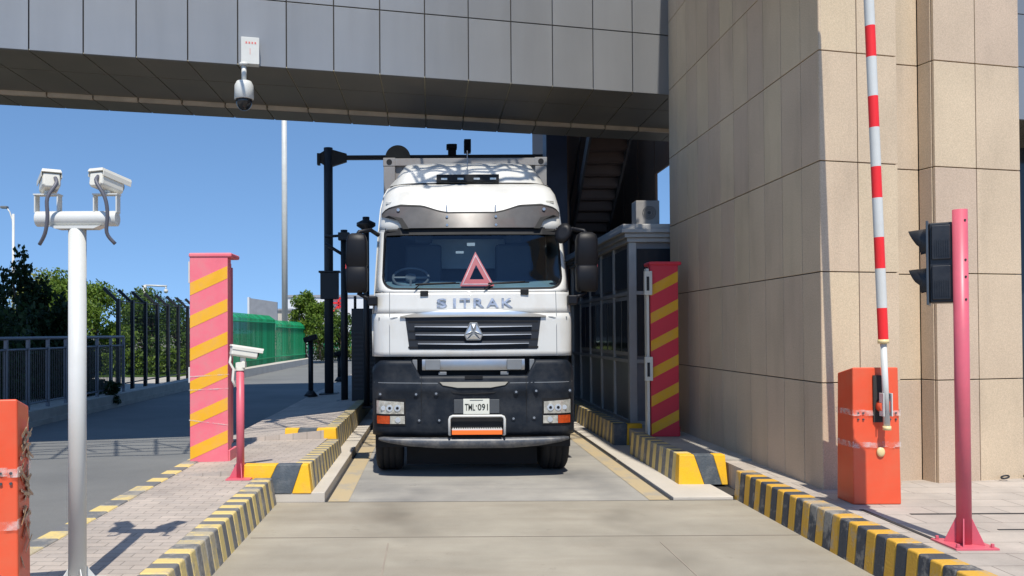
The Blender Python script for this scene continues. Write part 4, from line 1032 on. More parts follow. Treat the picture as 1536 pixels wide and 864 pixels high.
# sun visor: smoked panel shape
def strip(b, pts, off, th=.03, m=0):
    """closed outline (x,z) laid on the front surface, off in front of it"""
    n = len(pts); f1 = [(x, yf(x,z)-off, z) for x, z in pts]; f2 = [(x, y+th, z) for x, y, z in f1]
    b.add(f1+f2, [list(range(n))]+[(i, i+n, (i+1) % n+n, (i+1) % n) for i in range(n)], m)
def band(b, xs, zt_f, zb_f, off_f, th=.02, m=0, smooth=True, sf=None):
    """surface strip between two height curves; off_f gives how far it stands out"""
    n = len(xs); vs = []
    for x in xs:
        for z in (zt_f(x), (zt_f(x)+zb_f(x))/2, zb_f(x)): vs.append((x, (sf or yf)(x,z)-off_f(x,z), z))
    for x in xs:
        for z in (zt_f(x), zb_f(x)): vs.append((x, (sf or yf)(x,z)-off_f(x,z)+th, z))
    fs = []; es = []
    for k in range(n-1):
        a = 3*k; c = 3*n+2*k
        fs += [(a,a+1,a+4,a+3),(a+1,a+2,a+5,a+4)]; es += [(c,a,a+3,c+2),(a+2,c+1,c+3,a+5)]
    b.add(vs, fs, m, smooth); b.add(vs, es+[(0,3*n,3*n+1,2,1),(3*n-3,3*n-2,3*n-1,5*n-1,5*n-2)], m)
def interp(tab): return lambda x: lerp_tab(tab, abs(x))
vis_top = interp([(0,3.305),(.30,3.305),(.42,3.33),(.62,3.40),(.90,3.415),(1.08,3.37),(1.15,3.31)])
vis_bot = interp([(0,3.115),(.82,3.115),(.86,3.14),(.90,3.225),(1.05,3.265),(1.15,3.285)])
xs = [-1.15+2.3*k/46 for k in range(47)]
b = MB(); band(b, xs, vis_top, vis_bot, lambda x, z: .055-.03*(z-3.1)/.3); vs_ = b.build('sun_visor', 'visor', trk, fix=False)
b = MB(); band(b, xs, lambda x: vis_top(x)+.022, lambda x: vis_top(x)+.001, lambda x, z: .03, th=.02); b.build('visor_trim', 'black', vs_, fix=False)
for s_ in (-1,1):
    b = MB(); xx = [s_*(.80+.10*k/6) for k in range(7)]
    strip(b, [(s_*.79,3.105),(s_*.87,3.105),(s_*.93,3.225),(s_*1.10,3.27),(s_*1.05,3.285),(s_*.88,3.25)], .062); b.build('visor_edge', 'black', vs_, fix=False)
b = MB()
for sx in (-.31,.31):
    for z in (3.15,3.26): b.cut(); b.cyl((sx, yf(sx,z)-.062,z),(sx,yf(sx,z)-.04,z),.016,n=12)
    b.cut(); b.box(sx-.008,sx+.008,yf(sx,3.40)-.03,yf(sx,3.40)-.005,3.31,3.42)
for sx in (-.93,.93): b.cut(); b.cyl((sx, yf(sx,3.36)-.06,3.36),(sx,yf(sx,3.36)-.03,3.36),.02,n=12)
b.build('visor_bolt', 'satin', vs_)
# wipers
for (x0_, x1_) in ((-1.02+.35,-.10),(.12,.62)):
    a = Vector((x0_ if x0_ < 0 else x0_, 0, 2.37)); c = Vector((x1_, 0, 2.40))
for (pts_) in ([(-.72,2.33),(-.66,2.385),(-.16,2.40)],[(.14,2.33),(.24,2.39),(.70,2.41)]):
    b = MB(); b.tube([(x, yf(x,z)-.035, z) for x, z in pts_], .009, n=6)
    (xa, za), (xb, zb2) = pts_[1], pts_[2]
    b.tube([(xa+(xb-xa)*k/6-.05, yf(xa+(xb-xa)*k/6,za)-.03, za+.005+(zb2-za)*k/6) for k in range(7)], .012, n=6)
    b.build('wiper', 'black', trk)
for x, z in ((-.60,2.275),(.64,2.285)):
    b = MB(); b.box(x-.05,x+.05,yf(x,z)-.03,yf(x,z)+.01,z-.03,z+.035); b.build('wiper_mount', 'black', trk, bevel=.008)
# seams of the cab front
b = MB()
for s_ in (-1,1):
    x = s_*1.03; b.cut()
    b.add([(x-.004, yf(x,z)-.0015, z) for z in (1.51,1.8,2.03,2.3)]+[(x+.004, yf(x,z)-.0015, z) for z in (1.51,1.8,2.03,2.3)], [(k,k+1,k+5,k+4) for k in range(3)])
b.build('body_seam', 'grey_plastic', trk, fix=False)
# side panel louvre marks (door grips)
for s_ in (-1,1):
    b = MB(); strip(b, [(s_*1.17,1.985),(s_*.93,1.985),(s_*1.0,1.965),(s_*1.17,1.945)], .006, .01); b.build('corner_trim', 'grey_plastic', trk, fix=False)
# grille
gx0, gz0 = tpt(606,475)[0], tpt(606,475)[2]; GZT, GZB = 1.985, 1.585
b = MB(); gw_t, gw_b = .835, .785
xs = [-.835,-.82,-.80,-.785]+[-.785+1.57*k/22 for k in range(1,22)]+[.785,.80,.82,.835]
band(b, xs, lambda x: GZT, lambda x: GZB if abs(x) < gw_b else GZB+(abs(x)-gw_b)/(gw_t-gw_b)*(GZT-GZB-.02), lambda x, q: .004, th=.02)
gr = b.build('grille', 'grille_dark', trk, fix=False)
for k, (z, hw) in enumerate(((1.865,.72),(1.765,.71),(1.655,.68))):
    b = MB(); xs = [-hw+2*hw*j/20 for j in range(21)]
    band(b, xs, lambda x: z+.030, lambda x: z-.002, lambda x, q: .022+(z+.03-q)*.3, th=.02, smooth=True)
    b.build('grille_slat', 'grille_dark', gr, fix=False)
    b = MB(); band(b, xs, lambda x: z+.004, lambda x: z-.014+.012*abs(x)/hw, lambda x, q: .046, th=.02); b.build('slat_trim', 'slat_silver', gr, fix=False)
b = MB()
for z in (1.925,1.81,1.705,1.61): 
    xs = [-.80+1.6*j/20 for j in range(21)]; band(b, xs, lambda x: z+.012, lambda x: z-.012, lambda x, q: .007, th=.002)
b.build('grille_slot', 'black', gr, fix=False)
xs = [-.90+1.8*j/40 for j in range(41)]
b = MB(); band(b, xs, lambda x: 2.070-.075*(abs(x)/.9)**2.4, lambda x: 1.988-.008*(abs(x)/.9)+.004*(abs(x)>.85), lambda x, q: .032+.018*(1-min(1,abs(q-2.03)/.045)), th=.04); b.build('chrome_strip', 'chrome', trk, fix=False)
# lettering
b = MB(); word = 'SITRAK'; cx_ = [-.42,-.262,-.135,.035,.205,.385] ; ww = [.125,.034,.13,.13,.15,.135]
for ch, x, w_ in zip(word, cx_, ww):
    x += .035
    text_mb(ch, .115, w_, T((x, yf(x,2.155)-.006, 2.155)), b, ext=.008)
b.build('lettering', 'chrome_letter', trk) if 'chrome_letter' in M else None
M['chrome_letter'] = mat('chrome_letter', (.42,.45,.52), .35, .5, var=.5, scale=14)
b.build('lettering', 'chrome_letter', trk)
# emblem: rounded pentagon shield with three-armed star of facets
b = MB(); ez = 1.79; ey = yf(0,ez)-.075
sh = [(-.045,.125),(.045,.125),(.115,-.03),(.085,-.095),(-.085,-.095),(-.115,-.03)]
b.poly([(x,ey,ez+z) for x, z in sh], (0,.05,0)); em = b.build('emblem', 'grey_plastic', trk, bevel=.006)
b = MB(); cc = (0, ey-.022, ez+.0)
tri = [(-.035,.112),(.035,.112),(.105,-.028),(.078,-.082),(-.078,-.082),(-.105,-.028)]
tv = [(x, ey-.002, ez+z) for x, z in tri]; 
def sh_in(poly, s_, c): return [((x-c[0])*s_+c[0], (z-c[1])*s_+c[1]) for x, z in poly]
for poly in ([(-.004,.008),(-.035,.112),(-.105,-.028)], [(.004,.008),(.035,.112),(.105,-.028)], [(0,-.006),(.078,-.082),(-.078,-.082)], [(-.008,-.002),(-.105,-.032),(-.082,-.078)], [(.008,-.002),(.105,-.032),(.082,-.078)], [(0,.018),(-.028,.112),(.028,.112)]):
    c = (sum(p[0] for p in poly)/3, sum(p[1] for p in poly)/3); q = sh_in(poly, .86, c)
    vs = [(x, ey-.003, ez+z) for x, z in q]+[(c[0]*.6, ey-.022, ez+c[1]*.6)]
    b.add(vs, [(0,1,3),(1,2,3),(2,0,3)])
b.build('star', 'chrome', em)
# bumper
def btop(x):
    a = abs(x)
    if a < .66: return 1.268
    if a < .76: return 1.268+(a-.66)/.10*.19
    return 1.457-(.10*max(0,(a-1.12)/.12)**2)
def byf(x, z):
    a = abs(x); e = max(0,(a-1.02)/.235); y = .05*(a/1.2)**2+.22*(1-math.sqrt(max(0,1-min(1,e)**2)))-.02
    y -= .035*max(0, 1-abs(z-1.10)/.10) if z < 1.2 else 0
    if z < .62: y += (.62-z)*.25
    return y
BX = [-1.255,-1.253,-1.245,-1.23,-1.2,-1.15,-1.08,-1.02,-.9,-.77,-.76,-.71,-.66,-.65,-.5,-.38,-.2,0,.2,.38,.5,.65,.66,.71,.76,.77,.9,1.02,1.08,1.15,1.2,1.23,1.245,1.253,1.255]
b = MB(); vs = []; nz = 15
for k in range(nz):
    for x in BX:
        z = .53+(btop(x)-.53)*k/(nz-1); vs.append((x, byf(x,z), z))
n = len(BX); b.add(vs, [(i*n+k, i*n+k+1, (i+1)*n+k+1, (i+1)*n+k) for i in range(nz-1) for k in range(n-1)], 0, True)
# top ledge and sides
tv = [(x, byf(x,btop(x)), btop(x)) for x in BX]; tb = [(x, byf(x,btop(x))+.22, btop(x)-.01) for x in BX]
b.add(tv+tb, [(k, k+1, n+k+1, n+k) for k in range(n-1)], 0, False)
for s_ in (-1,1):
    b.add([(s_*1.255,byf(1.255,.6),.53),(s_*1.255,byf(1.255,1.4),1.35),(s_*1.25,1.0,1.45),(s_*1.25,.62,1.3),(s_*1.25,.55,.53)], [(0,1,2,3,4)])
bmp = b.build('bumper', 'bumper', trk, fix=False); sol = bmp.modifiers.new('solid','SOLIDIFY'); sol.thickness = .012; sol.offset = -1
b = MB(); b.box(-.85,.85,.20,.24,1.15,1.52); b.box(-1.15,1.15,.45,.5,.45,1.5); b.build('inner_panel', 'black', trk)
b = MB(); rings = [[(x, .03+.03*(x/.63)**2-.02*(j==1), zc) for x in [-.63+1.26*k/20 for k in range(21)]] for j, zc in enumerate((1.462,1.40,1.33))]
b.loft(rings, cap=False, closed=False); b.build('cross_member', 'satin', trk, fix=False)
b = MB()
for s_ in (-1,1): b.cut(); b.box(s_*.50-.09,s_*.50+.09,.0,.1,1.335,1.46); b.cut(); b.box(s_*.72-.03,s_*.72+.03,.05,.12,1.27,1.46); b.cut(); b.box(s_*.38-.05,s_*.38+.05,.03,.1,1.27,1.31)
b.build('latch', 'grey_plastic', trk, bevel=.006)
# thin crease lines of the bumper
b = MB()
for s_ in (-1,1):
    xs = [s_*(.44+.79*k/12) for k in range(13)]; zc = lambda x: 1.17+.01*abs(x)
    b.add([(x, byf(x,zc(x))-.003, zc(x)+.005) for x in xs]+[(x, byf(x,zc(x))-.003, zc(x)-.005) for x in xs], [(k,k+1,14+k,13+k) for k in range(12)])
b.build('crease', 'grey_plastic', bmp, fix=False)
b = MB()
for s_ in (-1,1):
    xs = [(s_*(.58+ (.06 if z > 1 else .06+.02*(1-z))), z) for z in (.56,.7,.9,1.1,1.26)]
    b.add([(x-.003, byf(x,z)-.002, z) for x, z in xs]+[(x+.003, byf(x,z)-.002, z) for x, z in xs], [(k,k+1,k+6,k+5) for k in range(4)])
b.build('bumper_seam', 'black', bmp, fix=False)
def bflat(b, pts, off=.01, th=.03, m=0):
    n = len(pts); f1 = [(x, byf(x,z)-off, z) for x, z in pts]; f2 = [(x, y+th, z) for x, y, z in f1]
    b.add(f1+f2, [list(range(n))]+[(i, i+n, (i+1) % n+n, (i+1) % n) for i in range(n)], m)
b = MB(); bflat(b, [(-.43,1.19),(-.40,1.155),(-.25,1.055),(-.12,1.04),(.12,1.04),(.25,1.055),(.40,1.155),(.43,1.19)], .006); st = b.build('step_recess', 'black', trk, fix=False)
b = MB(); bflat(b, [(-.42,1.188),(-.38,1.148),(-.20,1.118),(.20,1.118),(.38,1.148),(.42,1.188)], .022); b.build('step_bar', 'step_grey', st, bevel=.006, fix=False)
b = MB(); bflat(b, [(-.11,1.265),(-.11,1.225),(.11,1.225),(.11,1.265)], .012); b.build('name_recess', 'black', bmp, fix=False)
b = MB()
for (px_, py_) in ((569.6,591),(623.6,591),(653.6,590),(773,588),(803,586.6),(855,587),(628,630),(658,630),(769,628),(800,627)):
    q_ = tpt(px_, py_); x, z = q_[0], q_[2]
    b.cut(); b.cyl((x, byf(x,z)-.010, z),(x, byf(x,z)+.01, z), .030, n=16)
    b.cyl((x, byf(x,z)-.016, z),(x, byf(x,z)-.008, z), .014, n=10, m=1)
b.build('bumper_bolt', ['bumper','satin'], trk)
# headlights
for s_ in (-1,1):
    def patch(x0, x1, za, zb, off, name, m_, par, zt2=None):
        bb_ = MB(); xs_ = [s_*(x0+(x1-x0)*k/12) for k in range(13)]
        band(bb_, xs_, lambda x: za+((zt2 if zt2 else za)-za)*(abs(x)-x0)/(x1-x0), lambda x: zb, lambda x, z: off, th=.03, sf=byf)
        return bb_.build(name, m_, par, fix=False)
    hl = patch(.855, 1.195, .945, .80, .020, 'headlight', 'lens_glass', trk, .965)
    b = MB()
    for x in (.935,1.03,1.11): b.cut(); b.cyl((s_*x, byf(x,.87)-.030, .872),(s_*x, byf(x,.87)-.012,.872), .040 if x < 1.1 else .028, n=20)
    b.build('reflector', 'chrome', hl)
    b = MB()
    for x in (.935,1.03): b.cut(); b.cyl((s_*x, byf(x,.87)-.036, .872),(s_*x, byf(x,.87)-.024,.872), .018, n=14)
    b.build('bulb', 'black', hl)
    patch(.835, 1.215, .985, .655, .006, 'lamp_recess', 'black', hl)
    patch(1.03, 1.19, .775, .68, .018, 'turn_signal', 'lens_orange', trk)
    fl_ = patch(.845, 1.025, .775, .68, .018, 'fog_lamp', 'lens_glass', trk)
    b = MB(); b.cyl((s_*.93, byf(.93,.72)-.028,.727),(s_*.93,byf(.93,.72)-.012,.727),.032,n=16); b.build('reflector', 'chrome', fl_)
# lower lip bar
lip_t = interp([(0,.505),(.8,.51),(1.12,.515),(1.18,.50)]); lip_b = interp([(0,.385),(.45,.385),(.8,.41),(1.05,.45),(1.18,.48)])
b = MB(); xs = [-1.17+2.34*k/36 for k in range(37)]; n = len(xs); vs = []
for x in xs:
    y = byf(x,.7)-.03; vs += [(x,y+.03,lip_t(x)+.004),(x,y-.015,lip_t(x)-.012),(x,y-.02,(lip_t(x)+lip_b(x))/2),(x,y+.0,lip_b(x)),(x,y+.16,lip_b(x)+.01)]
b.add(vs, [(5*k+j,5*k+j+1,5*k+j+6,5*k+j+5) for k in range(n-1) for j in range(4)], 0, True); b.build('lower_lip', 'lip', trk, fix=False) if 'lip' in M else None
M['lip'] = mat('lip_plastic', (.055,.06,.07), .4, var=.3, scale=5, dirt=(.25,.23,.2), dirt_amt=.6, dscale=9)
b.build('lower_lip', 'lip', trk, fix=False)
# number plate with holder, tow frame with reflective strip
q0 = tpt(694,620); q1 = tpt(733,599); ym = byf(0,.9)
b = MB(); b.box(tpt(680,0)[0], tpt(748,0)[0], ym-.02, ym+.0, q0[2]-.0, q1[2]); ph = b.build('plate_holder', 'grey_dark', trk, bevel=.006) if 'grey_dark' in M else None
M['grey_dark'] = mat('grey_dark', (.055,.06,.065), .55)
ph = b.build('plate_holder', 'grey_dark', trk, bevel=.006)
b = MB(); b.box(q0[0], q1[0], ym-.028, ym-.021, q0[2]-.008, q1[2]+.008); pt_ = b.build('number_plate', 'plate', trk, bevel=.004)
b = MB(); 
for tx_, ox_ in (('TML', -.078), ('091', .078)): text_mb(tx_, .082, .125, T(((q0[0]+q1[0])/2+ox_, ym-.0285, (q0[2]+q1[2])/2-.008)), b, ext=.001)
cxp = (q0[0]+q1[0])/2; b.box(cxp-.006,cxp+.006,ym-.031,ym-.0285,(q0[2]+q1[2])/2+.0,(q0[2]+q1[2])/2+.016)
b.box(cxp-.08,cxp+.08,ym-.031,ym-.0285,q1[2]-.012,q1[2]-.006)
b.build('plate_lettering', 'text_black', pt_)
q0 = tpt(673,650); q1 = tpt(755,623)
b = MB(); ya = ym-.075; r = .016; x0_, x1_, z0_, z1_ = q0[0], q1[0], q0[2], q1[2]; c = .04
b.tube([(x0_+.01,ym+.02,z0_-.02),(x0_,ya,z0_),(x0_,ya,z1_-c),(x0_+c*.3,ya,z1_-c*.3),(x0_+c,ya,z1_),(x1_-c,ya,z1_),(x1_-c*.3,ya,z1_-c*.3),(x1_,ya,z1_-c),(x1_,ya,z0_),(x1_-.01,ym+.02,z0_-.02)], r, n=10)
b.build('step_frame', 'white_paint', trk)
b = MB(); b.box(x0_+.02,x1_-.02,ym-.012,ym+.01,z0_-.02,z1_-.01); b.build('step_opening', 'black', trk)
b = MB(); b.box(x0_+.03,x1_-.03,ya-.008,ya+.012,z0_-.005,z0_+.048); b.build('reflective_strip', 'orange_reflect', trk, bevel=.003)
b = MB()
b.box(x0_+.03,x1_-.03,ya+.0,ya+.05,z0_+.050,z0_+.062)
for k in range(22): x = x0_+.045+k*(x1_-x0_-.09)/21; b.box(x-.006,x+.006,ya+.0,ya+.05,z0_+.062,z0_+.074)
b.build('step_tread', 'white_paint', trk)
# amber marker at the left edge of the bumper, corner wheel-arch pieces, mud guards
for s_ in (-1,1):
    b = MB(); b.box(s_*1.27-.02,s_*1.27+.02,1.3,1.38,1.0,1.07); b.build('side_marker', 'lens_orange', trk)
    b = MB(); b.hexa([(s_*.80,.55,.5),(s_*1.24,.55,.5),(s_*1.24,2.0,.9),(s_*.80,2.0,.9),(s_*.80,.55,1.5),(s_*1.24,.55,1.5),(s_*1.24,2.0,1.5),(s_*.80,2.0,1.5)]); b.build('wheel_housing', 'black', trk)
    b = MB(); b.box(s_*1.0-.22,s_*1.0+.22,.27,.285,.36,.56); b.build('mud_guard', 'black', trk)
# mirrors
for s_ in (-1,1):
    b = MB(); xc = 1.45; y0_ = .22; rings = []
    for (z, w_, d_) in ((2.30,.115,.06),(2.33,.135,.09),(2.60,.14,.10),(2.615,.128,.09),(2.635,.128,.09),(2.65,.14,.10),(2.95,.135,.10),(3.02,.115,.08),(3.05,.07,.05)):
        ring = []
        for k in range(16):
            a = 2*math.pi*k/16; ca, sa = math.cos(a), math.sin(a)
            ring.append((s_*xc+math.copysign(abs(ca)**.32, ca)*w_, y0_+.1+math.copysign(abs(sa)**.5, sa)*d_, z))
        rings.append(ring)
    b.loft(rings); mr = b.build('mirror', 'mirror_black', trk)
    b = MB(); b.box(s_*xc-.11,s_*xc+.11,y0_+.195,y0_+.208,2.36,2.58); b.cut(); b.box(s_*xc-.11,s_*xc+.11,y0_+.195,y0_+.208,2.67,2.98); b.build('mirror_glass', 'chrome', mr)
    b = MB(); b.tube([(s_*1.19,.50,3.05),(s_*1.28,.38,3.10),(s_*1.42,.32,3.07),(s_*1.46,.30,3.0)], .028, n=10); b.cut(); b.tube([(s_*1.23,.30,2.19),(s_*1.34,.30,2.24),(s_*1.44,.30,2.30)], .026, n=10)
    b.build('mirror_arm', 'mirror_black', mr)
    b = MB(); rx = 1.24
    b.box(s_*rx-.06,s_*rx+.06,.10,.24,2.13,2.25); b.build('arm_bracket', 'mirror_black', trk, bevel=.02)
    b = MB(); b.box(s_*1.57-.02,s_*1.57+.012,.27,.31,2.60,2.66); b.build('mirror_marker', 'triangle_red', mr)
b = MB(); Mk = T((1.13,.14,3.02)) @ RY(.45) @ RZ(-.3)
b.loft([[Mk @ Vector((math.cos(2*math.pi*k/14)*w_, y, math.sin(2*math.pi*k/14)*w_*1.35)) for k in range(14)] for y, w_ in ((-.03,.05),(-.02,.095),(.02,.10),(.03,.09))])
b.tube([(1.19,.45,3.1),(1.22,.25,3.12),(1.22,.18,3.06)], .018, n=8)
b.build('kerb_mirror', 'mirror_black', trk)
# side windows
for s_ in (-1,1):
    b = MB(); pts = [(.55,2.35),(.80,3.0),(1.35,3.0),(1.35,2.35)]
    b.poly([(s_*(lerp_tab(HW,z)+.018), y, z) for y, z in pts], (s_*.004,0,0)); b.build('side_window', 'cabin_glass', trk)
    b = MB(); b.box(s_*1.2-.06,s_*1.2+.06,.9,1.5,.5,1.45); b.build('step_box', 'black', trk, bevel=.02)
# wheels
def wheel(t, x, y, r=.50, w_=.30, dual=False):
    b = MB(); s_ = 1 if x > 0 else -1
    prof = [(r*.60,-w_/2),(r*.90,-w_/2),(r*.97,-w_/2+.02),(r,-w_/2+.05),(r,-.085),(r-.012,-.08),(r-.012,-.07),(r,-.065),(r,-.01),(r-.012,-.006),(r-.012,.006),(r,.01),(r,.065),(r-.012,.07),(r-.012,.08),(r,.085),(r,w_/2-.05),(r*.97,w_/2-.02),(r*.90,w_/2),(r*.60,w_/2)]
    b.lathe(prof, (0,0,0), n=40, M4=T((x,y,r)) @ RY(math.pi/2)); ty = b.build('wheel', 'rubber', t)
    b = MB(); b.lathe([(.03,-.10),(.12,-.10),(.16,-.03),(r*.55,.0),(r*.605,.12*1)], (0,0,0), n=28, M4=T((x,y,r)) @ RY(math.pi/2*s_)); b.build('rim', 'satin', ty)
for s_ in (-1,1):
    wheel(trk, s_*1.06, .82, .50, .34)
    for yy in (3.95, 5.3): wheel(trk, s_*.92, yy, .50, .56)
b = MB(); b.box(-.45,-.36,.5,6.2,.7,.98); b.box(.36,.45,.5,6.2,.7,.98); b.cyl((-1,.82,.5),(1,.82,.5),.07,n=12); b.cyl((-.9,3.95,.5),(.9,3.95,.5),.1,n=12); b.cyl((-.9,5.3,.5),(.9,5.3,.5),.1,n=12)
b.box(-.36,.36,.55,1.6,.55,1.4); b.box(-.30,.30,.62,.7,.36,.6); b.build('chassis', 'black', trk)
b = MB(); b.box(-.84,.84,.56,.575,.10,.6); b.build('underbody_shade', 'rubber', trk)  # dark sheet added in place of the shade under the bumper
b = MB(); b.box(.62,1.2,2.3,3.3,.45,1.05); b.cut(); b.box(-1.2,-.62,2.3,3.3,.45,1.05); b.build('fuel_tank', 'satin', trk, bevel=.08)
# warning triangle on the dash
wt = thing('warning_triangle', 'red reflective warning triangle propped up on the truck dashboard behind the windscreen', 'warning triangle', (TX+.0, TY, 2.36), local=True)
q0 = tpt(690,429,.25); q1 = tpt(742,429,.25); q2 = tpt(714,381,.33)
q0, q1, q2 = Vector(q0), Vector(q1), Vector(q2)
q0.z = q1.z = 2.372; q0.y = q1.y = .235; q2.y = .40; q2.z = 2.82
def tri(b, f_o, f_i, th, off):
    c = (q0+q1+q2)/3; o = [c+(p-c)*f_o+Vector((0,off,0)) for p in (q0,q1,q2)]; i_ = [c+(p-c)*f_i+Vector((0,off,0)) for p in (q0,q1,q2)]
    e = Vector((0,th,0)); vs = o+i_+[p+e for p in o+i_]
    fs = []
    for k in range(3):
        n_ = (k+1) % 3; fs += [(k,n_,3+n_,3+k),(6+k,9+k,9+n_,6+n_),(k,6+k,6+n_,n_),(3+k,3+n_,9+n_,9+k)]
    b.add([v-Vector((0,0,2.36)) for v in vs], fs)
b = MB(); tri(b, 1, .42, .012, 0); b.build('frame', 'triangle_red', wt)
b = MB(); tri(b, .88, .78, .004, -.006); b.build('reflector', 'triangle_white', wt) if 'triangle_white' in M else None
M['triangle_white'] = mat('triangle_pale', (.85,.45,.42), .2, .3)
b.build('reflector', 'triangle_white', wt)
b = MB(); b.box(q0.x+.02,q1.x-.02,.24,.36,.0,.012); b.build('foot', 'black', wt)

# container and trailer
CYF = 12.40; cw = 1.219
trl = thing('semi_trailer', 'dark skeletal semi trailer under the container behind the truck', 'trailer', (TX, CYF, 0), local=True)
b = MB(); b.box(-.55,-.42,0,12.2,1.15,1.45); b.box(.42,.55,0,12.2,1.15,1.45)
for y in (.1,3,6,9,12): b.box(-1.2,1.2,y-.08,y+.08,1.35,1.48)
b.build('frame', 'black', trl)
b = MB()
for s_ in (-1,1): b.cut(); b.box(s_*.8-.06,s_*.8+.06,3.0,3.12,.1,1.2)
b.build('landing_leg', 'black', trl)
for yy in (8.2,9.5,10.8):
    for s_ in (-1,1): wheel(trl, s_*.92, yy, .50, .56)
cn = thing('shipping_container', 'weathered grey shipping container standing behind the truck cab', 'container', (TX, CYF, 1.50), local=True)
ch = 2.90
b = MB()
def corr(b, p0, p1, z0, z1, nrm, n, d=.036):
    p0 = Vector(p0); p1 = Vector(p1); L_ = (p1-p0); pts = []
    for k in range(n):
        for t, o in ((0,0),(.35,0),(.5,-1),(.85,-1)): pts.append(p0+L_*((k+t)/n)+Vector(nrm)*o*d)
    pts.append(p1)
    m_ = len(pts); b.add([(p.x,p.y,z0) for p in pts]+[(p.x,p.y,z1) for p in pts], [(k,k+1,m_+k+1,m_+k) for k in range(m_-1)])
corr(b, (-1.16,.02,0),(1.16,.02,0), .12, ch-.12, (0,-1,0), 9); corr(b, (1.20,.1,0),(1.20,12.09,0), .12, ch-.1, (1,0,0), 42); corr(b, (-1.20,.1,0),(-1.20,12.09,0), .12, ch-.1, (-1,0,0), 42)
b.add([(-1.2,0.02,ch-.03),(1.2,.02,ch-.03),(1.2,12.1,ch-.03),(-1.2,12.1,ch-.03)], [(0,1,2,3)]); b.box(-1.2,1.2,12.1,12.15,.1,ch-.05); b.box(-1.2,1.2,0.05,12.1,.02,.15)
b.build('wall', 'container', cn, fix=False)
b = MB()
for s_ in (-1,1):
    for y in (-.01,12.04): b.cut(); b.box(s_*1.13-.085,s_*1.13+.085,y,y+.14,.12,ch-.13)
    b.cut(); b.box(s_*1.19-.03,s_*1.19+.03,.1,12.1,ch-.1,ch-.01)
b.cut(); b.box(-1.1,1.1,-.01,.09,ch-.12,ch-.01); b.cut(); b.box(-1.1,1.1,-.01,.09,.0,.14)
b.build('frame_post', 'container', cn, bevel=.006)
b = MB(); hole = MB()
for s_ in (-1,1):
    for y in (-.015,12.0):
        for z in (0,ch-.125): b.cut(); b.box(s_*1.13-.092,s_*1.13+.092,y,y+.178,z,z+.125)
    for z in (0,ch-.125): hole.cut(); hole.cyl((s_*1.13,-.02,z+.06),(s_*1.13,.0,z+.06),.042,n=18)
cc_ = b.build('corner_casting', 'container', cn, bevel=.008); hole.build('casting_hole', 'black', cc_)

# ------------------------------------------------------------------ left railing, fences
XR = -8.0
rl = thing('metal_railing', 'low grey metal railing with fine bars along the far left road edge', 'fence', (XR, 16, .1))
b = MB(); b.cyl((XR,8,1.72),(XR,21.6,1.72),.035,n=10); b.cut(); b.cyl((XR,8,1.50),(XR,21.6,1.50),.022,n=8); b.cut(); b.cyl((XR,8,.42),(XR,21.6,.42),.022,n=8); b.build('rail', 'rail_grey', rl)
y = 8.0
while y < 21.7:
    b = MB(); b.box(XR-.03,XR+.03,y-.03,y+.03,.1,1.70); b.build('post', 'rail_grey', rl); y += .85
b = MB(); y = 8.05
while y < 21.6: b.box(XR-.006,XR+.006,y-.006,y+.006,.42,1.50); y += .085
o_ = b.build('bar', 'gunmetal', rl); o_['kind'] = 'stuff'
lw = MB(); lw.box(-8.18,-7.78,6,46,.1,.30); tag(lw.build('parapet', 'concrete', org=(-8,20,.1)), 'low concrete parapet under the railing and black fence at far left', 'wall')
XB = -9.0
bf = thing('security_fence', 'tall black fence whose posts lean outward at the top, left of the pink cabinet', 'fence', (XB, 24, .1))
yy = [23.9+1.13*k for k in range(9)]
for y in yy:
    b = MB(); b.box(XB-.05,XB+.05,y-.05,y+.05,.1,2.80); b.hexa([(XB-.05,y-.04,2.72),(XB+.05,y-.04,2.72),(XB+.05,y+.04,2.72),(XB-.05,y+.04,2.72),(XB-.45,y-.03,3.08),(XB-.38,y-.03,3.14),(XB-.38,y+.03,3.14),(XB-.45,y+.03,3.08)]); b.build('post', 'gunmetal', bf)
b = MB()
for z in (.35,2.74): b.cyl((XB,yy[0],z),(XB,yy[-1],z),.02,n=6)
for k in range(3): b.cyl((XB-.12-.12*k,yy[0],2.82+.1*k),(XB-.12-.12*k,yy[-1],2.82+.1*k),.006,n=5)
y = yy[0]
while y < yy[-1]: b.box(XB-.003,XB+.003,y-.003,y+.003,.35,2.74); y += .1
z = .5
while z < 2.7: b.box(XB-.003,XB+.003,yy[0],yy[-1],z-.003,z+.003); z += .2
o_ = b.build('mesh_panel', 'gunmetal', bf)

def green_fence(A_, B_, h, label, lean):
    A_ = Vector(A_); B_ = Vector(B_); d = (B_-A_); L_ = d.length; d.normalize(); nn = Vector((-d.y, d.x, 0))
    t = thing('green_fence', label, 'fence', A_, group='green picket fences')
    b = MB(); k = 0; s_ = 0
    while s_ < L_:
        p = A_+d*s_; Mx = T(p) @ RZ(math.atan2(d.y, d.x))
        b.box(-.045,.045,-.012,.012,0,h,0,Mx); b.hexa([(-.045,-.012,h),(.045,-.012,h),(.045,.012,h),(-.045,.012,h),(-.03,.30*lean-.012,h+.22),(.03,.30*lean-.012,h+.22),(.03,.30*lean+.012,h+.22),(-.03,.30*lean+.012,h+.22)],0,Mx); s_ += .20
    b.build('picket', 'green_paint', t)['kind'] = 'stuff'
    b = MB()
    for z in (.3,h-.15): b.cyl(A_+Vector((0,0,z)), B_+Vector((0,0,z)), .03, n=6)
    b.build('rail', 'green_paint', t)
    return t
g0 = P(348, 556, 33.5); g1 = P(413, 546, 42)
green_fence((g0.x,33.5,.3), (g1.x,42,.3), 2.15, 'green picket fence with bent tops, the nearer run', 1)
g2 = P(414,546,42.3); g3 = P(458,541,49)
